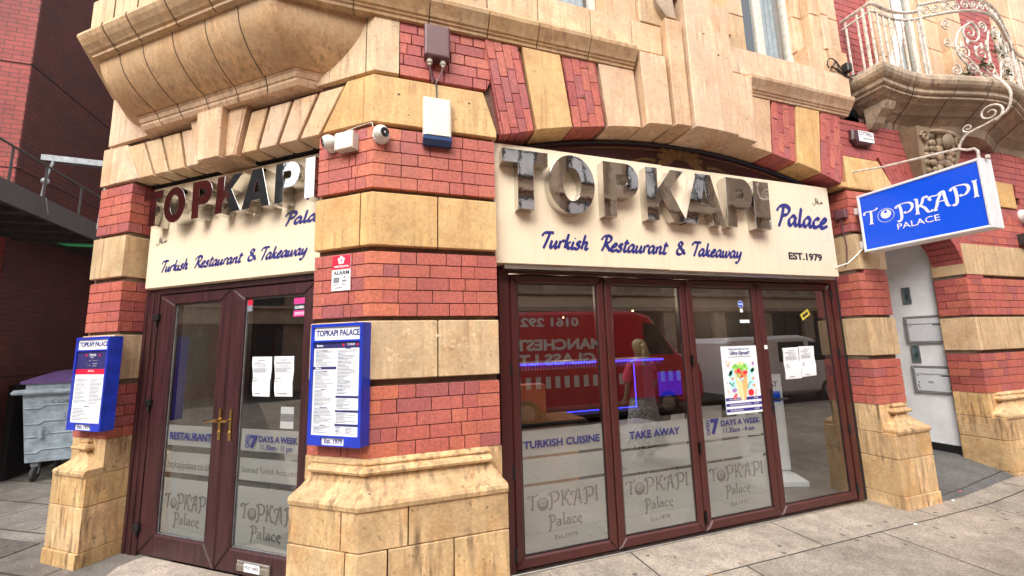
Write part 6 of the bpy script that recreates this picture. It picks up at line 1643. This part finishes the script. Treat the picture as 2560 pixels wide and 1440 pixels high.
part(b, 'sticker', [M['paper'], M['purple'], M['yellow'], M['greyink']], t)
b = MB(); write(b, BF, 'COMMERCIAL', .30, .95, 1.08, 1.13, .052, .01); part(b, 'lettering', M['galv'], t)

# ================================================================== ACROSS THE STREET (seen in glass and polished letters)
M['slate'] = plain("dark_slate_cladding", (.05, .055, .06), .5, noise=.4, scale=3)
OB = thing('opposite_building', "brick and stone terrace across the street mirrored in the glass", 'building', (4, -12.5, GZ))
OF = Fr((0, -12.5, 0), (-1, 0, 0), (0, 1, 0))
M['palepane'] = plain("sky_painted_pane", (.74, .79, .83), .12, noise=.25, scale=.8)  # pale blue-grey: the sky's reflection painted into the pane colour
M['darkpane'] = plain("dark_window_glass", (.03, .035, .04), .06, noise=.0)
M['ostone'] = plain("opposite_stone", (.52, .415, .30), .7, noise=.25, scale=2)
b = MB(); b.vprism([(-24, -12.6), (30, -12.6), (30, -20), (-24, -20)], GZ - .13, 10.5, 0); part(b, 'wall', M['obrick'], OB)
b = MB()
for z0, z1, w in ((3.0, 3.15, .30), (3.15, 3.7, .18), (3.7, 3.86, .38), (7.0, 7.25, .22), (10.3, 10.7, .4)): b.rect(OF, -30, 24, z0, z1, -.1, w, .02)
for i in range(18):
    x = -28 + i * 3.0; b.rect(OF, x - .32, x + .32, GZ - .1, 3.0, -.1, .2, .03); b.rect(OF, x - .3, x + .3, 3.86, 10.3, -.1, .14, .03)
part(b, 'stonework', M['ostone'], OB)
b = MB(); b.rect(OF, -30, 24, 3.2, 3.65, .18, .2, 0, tint=CREAM); part(b, 'fascia', M['cream'], OB)
for i in range(17):
    c = -26.5 + i * 3.0
    for z0, z1, hw in ((.3, 2.9, 1.05), (4.3, 6.8, .82), (7.6, 9.9, .78)):
        if not -16 < c < 6 and z0 > 1: continue
        f = MB(); frame_ring(f, OF, c - hw, c + hw, z0, z1, .09, -.02, .08, bev=.01); f.rect(OF, c - .04, c + .04, z0, z1, -.02, .06, 0); f.rect(OF, c - hw, c + hw, (z0 + z1) / 2 - .04, (z0 + z1) / 2 + .04, -.02, .055, 0)
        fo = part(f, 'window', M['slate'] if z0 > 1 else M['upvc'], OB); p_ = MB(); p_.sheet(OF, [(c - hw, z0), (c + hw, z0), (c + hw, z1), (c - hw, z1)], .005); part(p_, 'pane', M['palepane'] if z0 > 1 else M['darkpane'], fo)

for lab, ya, yb, hh, mw in (("red brick terrace house closing the street to the left of the corner doors", 1.9, 4.6, 12.5, 'nbrick'), ("dark slate grey office block closing the street to the left", -.55, 1.9, 12.0, 'slate'), ("low buff brick terrace across the street to the left", -12.4, -.55, 6.9, 'obrick')):
    sb = thing('terrace_building', lab, 'building', (-19, (ya + yb) / 2, GZ)); SF = Fr((-19, 0, 0), (0, 1, 0), (1, 0, 0))
    b = MB(); b.vprism([(-24, ya), (-19, ya), (-19, yb), (-24, yb)], GZ - .13, hh, 0); part(b, 'wall', M[mw], sb)
    b = MB()
    for z0, z1, w in ((2.9, 3.1, .2), (3.1, 3.6, .12), (3.6, 3.75, .25), (6.6, 6.8, .15)): b.rect(SF, ya, yb, z0, z1, -.1, w, .02)
    part(b, 'stonework', M['ostone'], sb)
    for i in range(int((yb - ya) / 2.4)):
        c = ya + 1.25 + i * 2.9
        for z0, z1, hw in ((.3, 2.7, .95), (4.2, 6.2, .55)):
            f = MB(); frame_ring(f, SF, c - hw, c + hw, z0, z1, .09, -.02, .08, bev=.01); f.rect(SF, c - hw, c + hw, (z0 + z1) / 2 - .04, (z0 + z1) / 2 + .04, -.02, .055, 0); fo = part(f, 'window', M['sash'] if z0 > 1 else M['upvc'], sb)
            p_ = MB(); p_.sheet(SF, [(c - hw, z0), (c + hw, z0), (c + hw, z1), (c - hw, z1)], .005); part(p_, 'pane', M['darkpane'], fo)
rb = thing('terrace_building', "plain brick terrace far down the street to the right", 'building', (34, -3, GZ))
b = MB(); b.vprism([(32, -12.4), (38, -12.4), (38, 5), (32, 5)], GZ - .13, 11, 0); part(b, 'wall', M['obrick'], rb)

def vehicle(name, label, x0, x1, yc, prof, wid, body_m, glassz, group=None, words_=()):
    """van seen from its pavement side; prof = side outline from tail (x0) to nose (x1)"""
    t = thing(name, label, 'van', ((x0 + x1) / 2, yc, GZ - .13), group)
    z0 = GZ - .13; Ln = x1 - x0
    P_ = [(x0 + a * Ln, z0 + z) for a, z in prof]
    fr = Fr((0, yc + wid / 2, 0), (1, 0, 0), (0, 1, 0))
    b = MB(); q = inset(P_, .10); q2 = inset(P_, .03)
    b.loft([[fr(u, v, w) for u, v in pp] for pp, w in ((q, .0), (q2, -.05), (P_, -.16), (P_, -wid + .16), (q2, -wid + .05), (q, -wid))]); body = part(b, 'body', body_m, t)
    b = MB()
    for a, c, d, e in glassz: b.prism(fr, [(x0 + u * Ln, z0 + v) for u, v in (a, c, d, e)], -.01, .006, .004)
    part(b, 'side_window', M['darkglass'], t)
    for u in (.17, .80):
        b = MB(); b.lathe((x0 + u * Ln, yc + wid / 2 - .22, z0 + .34), (0, 1, 0), [(0, 0), (0, .30), (.02, .335), (.2, .335), (.225, .30), (.226, .2)], 24); w_ = part(b, 'wheel', M['rubber'], t)
        b = MB(); b.lathe((x0 + u * Ln, yc + wid / 2 + .0, z0 + .34), (0, 1, 0), [(0, .2), (.012, .19), (.016, .06), (.02, 0)], 18); part(b, 'rim', M['brush'], w_)
    b = MB(); b.box((x1 - .03, yc + wid * .36, z0 + .78), (.12, .28, .18), .03); part(b, 'headlight', M['paper'], t); b = MB(); b.box((x1 - .03, yc - wid * .36, z0 + .78), (.12, .28, .18), .03); part(b, 'headlight', M['paper'], t)
    b = MB(); b.box((x0 + .02, yc + wid * .45, z0 + 1.3), (.06, .12, .4), .02); part(b, 'tail_light', M['red'], t)
    if words_:
        b = MB()
        fw = Fr((0, yc + wid / 2 + .005, 0), (-1, 0, 0), (0, 1, 0))
        for s, ua, ub, va, vb in words_: write(b, fw, s, -ub, -ua, va, vb, .006, .04)
        part(b, 'lettering', M['paper'], t)
    return t, fr, z0
M['darkglass'] = plain("dark_vehicle_glass", (.02, .025, .03), .08, noise=.0)
M['vanred'] = plain("glossy_red_van_paint", (.62, .012, .03), .22, noise=.05, scale=2, coat=.5)
M['vanwhite'] = plain("glossy_white_van_paint", (.82, .84, .86), .25, noise=.04, scale=2, coat=.4)
t, fr_, z0_ = vehicle('delivery_van', "red glazier's van with white lettering parked across the pavement, mirrored in the doors", 2.2, 8.2, -6.3,
    [(.0, .45), (.0, 2.45), (.03, 2.62), (.66, 2.66), (.74, 2.55), (.87, 1.62), (.985, 1.30), (1.0, 1.0), (1.0, .4), (.86, .3), (.74, .3), (.22, .3), (.1, .3)], 2.0, M['vanred'],
    [((.70, 1.55), (.85, 1.55), (.765, 2.30), (.70, 2.36))], words_=[('0161 292 87', 2.6, 4.6, 2.02, 2.24), ('MANCHESTER', 2.5, 5.2, 1.48, 1.74), ('GLASS LTD', 2.7, 5.0, 1.14, 1.40)])
b = MB()
for i in range(22): b.prism(fr_, [(2.5 + i * .24, .62), (2.62 + i * .24, .62), (2.62 + i * .24, .88), (2.5 + i * .24, .88)], .0, .008, 0)
part(b, 'chequer_strip', M['paper'], t)
vehicle('panel_van', "white panel van parked ahead of the red van, mirrored in the third and fourth leaves", 9.0, 13.6, -6.2,
    [(.0, .4), (.0, 1.78), (.03, 1.92), (.62, 1.95), (.72, 1.86), (.86, 1.22), (.98, 1.05), (1.0, .8), (1.0, .35), (.86, .28), (.2, .28)], 1.85, M['vanwhite'],
    [((.66, 1.2), (.82, 1.2), (.735, 1.72), (.66, 1.76)), ((.40, 1.2), (.62, 1.2), (.62, 1.76), (.40, 1.76))])

# ================================================================== PERSON on the pavement, mirrored in the second leaf
def skin_body(name, joints, edges, m, parent=None, sub=2):
    me = bpy.data.meshes.new(name); me.from_pydata([j[0] for j in joints], edges, [])
    o = bpy.data.objects.new(name, me); C.objects.link(o)
    sk = o.modifiers.new('skin', 'SKIN'); ss = o.modifiers.new('sub', 'SUBSURF'); ss.levels = sub; ss.render_levels = sub
    for v, j in zip(me.skin_vertices[0].data, joints): v.radius = (j[1], j[2] if len(j) > 2 else j[1])
    me.skin_vertices[0].data[0].use_root = True
    dg = bpy.context.evaluated_depsgraph_get(); m2 = bpy.data.meshes.new_from_object(o.evaluated_get(dg))
    bpy.data.objects.remove(o); m2.name = name
    m2.polygons.foreach_set('use_smooth', [True] * len(m2.polygons)); m2.materials.clear(); m2.materials.append(m)
    ca = m2.color_attributes.new('tint', 'FLOAT_COLOR', 'CORNER'); ca.data.foreach_set('color', [1.0] * (4 * len(m2.loops)))
    o2 = bpy.data.objects.new(name, m2); C.objects.link(o2)
    if parent is not None: attach(o2, parent)
    return o2
M['skin'] = plain("skin", (.52, .31, .22), .5, noise=.05); M['hair'] = plain("blonde_hair", (.55, .40, .20), .55, noise=.35, scale=40, bump=.2)
M['top'] = plain("bright_pink_top", (.92, .08, .15), .7, noise=.1); M['skirt'] = plain("black_and_white_patterned_skirt", (.42, .42, .40), .8, noise=.95, scale=32); M['shoe'] = plain("white_trainers", (.7, .7, .7), .5)
PX, PY = 3.80, -1.86
t = thing('person', "woman in a pink top and long patterned skirt, mirrored in the second door leaf", 'person', (PX, PY, GZ))
PF = Fr((PX, PY, GZ), (-1, 0, 0), (0, -1, 0))        # she faces the street; w = forwards
J = lambda u, z, w, r, r2=None: (tuple(PF(u, z, w)), r, r2 or r)
body = [J(0, .95, 0, .15, .11), J(0, 1.12, .0, .13, .10), J(0, 1.30, .0, .15, .11), J(0, 1.42, .0, .12, .09), J(0, 1.50, .01, .055), J(0, 1.60, .025, .075, .085), J(0, 1.68, .02, .085, .095), J(0, 1.73, .015, .06, .065),
        J(.17, 1.40, .0, .055), J(.235, 1.14, .0, .042), J(.21, .93, .10, .033), J(.20, .88, .14, .030),
        J(-.17, 1.40, .0, .055), J(-.24, 1.14, .0, .042), J(-.21, .93, .10, .033), J(-.20, .88, .14, .030),
        J(.09, .86, 0, .09), J(.10, .50, .0, .06), J(.10, .10, -.02, .04), J(.10, .05, .10, .035), J(-.09, .86, 0, .09), J(-.10, .50, .0, .06), J(-.10, .10, -.02, .04), J(-.10, .05, .10, .035)]
E_ = [(0, 1), (1, 2), (2, 3), (3, 4), (4, 5), (5, 6), (6, 7), (3, 8), (8, 9), (9, 10), (10, 11), (3, 12), (12, 13), (13, 14), (14, 15), (0, 16), (16, 17), (17, 18), (18, 19), (0, 20), (20, 21), (21, 22), (22, 23)]
for sg, root in ((1, 11), (-1, 15)):
    for k_, (du, dz, ln) in enumerate(((-.030, 0, .07), (-.010, .004, .078), (.010, .003, .074), (.028, 0, .06))):
        i0 = len(body); body.append(J(sg * .20 + sg * du, .86 + dz, .175, .0095)); body.append(J(sg * .20 + sg * du * 1.1, .835, .175 + ln * .6, .0085)); body.append(J(sg * .20 + sg * du * 1.1, .80, .175 + ln * .8, .0075))
        E_ += [(root, i0), (i0, i0 + 1), (i0 + 1, i0 + 2)]
    i0 = len(body); body.append(J(sg * .165, .865, .155, .011)); body.append(J(sg * .150, .845, .19, .009)); E_ += [(root, i0), (i0, i0 + 1)]
for u in (-.03, .03): pass
skin_body('body', body, E_, M['skin'], t, 2)
b = MB()
b.blob(PF(0, 1.585, .108), (.014, .022, .024), 8, 6)
part(b, 'nose', M['skin'], t); b = MB()
for sg in (-1, 1): b.blob(PF(sg * .078, 1.61, .02), (.014, .022, .034), 8, 6)
part(b, 'ears', M['skin'], t)
b = MB()
for sg in (-1, 1): b.blob(PF(sg * .032, 1.63, .098), (.013, .009, .008), 8, 6)
part(b, 'eyes', M['ink'], t); b = MB(); b.blob(PF(0, 1.545, .095), (.024, .008, .007), 8, 6); part(b, 'mouth', M['top'], t)
b = MB()
b.loft([[PF(rr * cos(2 * pi * k / 14), z, oz + rr * 1.12 * sin(2 * pi * k / 14)) for k in range(14)] for z, rr, oz in ((1.555, .062, -.035), (1.60, .092, -.022), (1.65, .105, -.012), (1.70, .104, -.004), (1.745, .082, .0), (1.772, .045, .0), (1.78, .004, .0))], smooth=True)
b.blob(PF(.0, 1.655, -.125), (.05, .045, .055)); b.tube([PF(.0, 1.64, -.14), PF(.02, 1.56, -.155), PF(.03, 1.46, -.14), PF(.03, 1.38, -.13)], [.035, .042, .036, .012], 10); b.tube([PF(-.01, 1.64, -.14), PF(-.035, 1.55, -.15), PF(-.04, 1.44, -.14)], [.03, .034, .01], 10)
part(b, 'hair', M['hair'], t)
b = MB()
def ringp(z, rx, rw, ow=0.0, wav=0.0, n=28): return [PF(rx * cos(2 * pi * k / n) * (1 + wav * sin(k * 7 * 2 * pi / n)), z, ow + rw * sin(2 * pi * k / n) * (1 + wav * sin(k * 7 * 2 * pi / n))) for k in range(n)]
b.loft([ringp(.93, .20, .155), ringp(1.05, .185, .145), ringp(1.2, .185, .14), ringp(1.34, .20, .135), ringp(1.43, .165, .115), ringp(1.475, .085, .08)], smooth=True)
for sg in (-1, 1): b.tube([PF(sg * .15, 1.40, 0), PF(sg * .205, 1.30, 0), PF(sg * .245, 1.16, .0)], [.075, .072, .075], 12)
part(b, 'top', M['top'], t)
b = MB(); b.loft([ringp(.22, .30, .27, 0, .06), ringp(.45, .27, .235, 0, .05), ringp(.7, .225, .19, 0, .03), ringp(.9, .19, .15, 0, .01), ringp(.97, .16, .13)], smooth=True); part(b, 'skirt', M['skirt'], t)
for sg in (-1, 1):
    b = MB(); b.loft([[PF(sg * .10 + .042 * s * cos(2 * pi * k / 12), z, .045 + .125 * s2 * sin(2 * pi * k / 12)) for k in range(12)] for z, s, s2 in ((.005, 1, 1), (.02, 1.08, 1.05), (.05, 1.0, .95), (.085, .8, .6), (.10, .7, .45))], smooth=True); part(b, 'shoe', M['shoe'], t)

M['cover'] = plain("worn_iron_cover", (.10, .085, .075), .7, noise=.4, scale=20, bump=.3)
# ================================================================== LITTER
for i, (x, y, lb) in enumerate(((5.72, -.14, "small white scrap of litter beside the right pier"), (6.05, -.05, "pink scrap of litter in the porch"), (2.35, -.35, "tiny orange leaf scrap below the second door leaf"), (4.7, -.35, "tiny white paper speck near the wide door leaf"))):
    b = MB(); z = gz(x, y) + .006 if y < 0 else pz(x, y) + .004
    if i == 1: z = max(pz(x, y), gz(x, y)) + .006
    b.add([(x, y, z), (x + .05, y + .012, z + .006), (x + .045, y + .03, z + .004), (x - .006, y + .018, z + .008)], [(0, 1, 2, 3)])
    tag(b.build('litter', [M['paper'], M['pink'], M['oak'], M['paper']][i]), lb, 'litter')
o = MB(); o.vprism([(3.05, -1.62), (3.33, -1.62), (3.33, -1.78), (3.05, -1.78)], GZ + .001, GZ + .012, .002); tag(o.build('drain_cover', M['ironblack']), "small dark metal cover set in the paving at the lower right", 'cover')
o = MB(); o.vprism([(-3.9, 2.55), (-3.1, 2.05), (-2.95, 2.35), (-3.75, 2.85)], GZ + .001, GZ + .01, .002); tag(o.build('drain_cover', M['cover']), "worn rectangular access cover in the alley flagstones behind the left pier", 'cover')
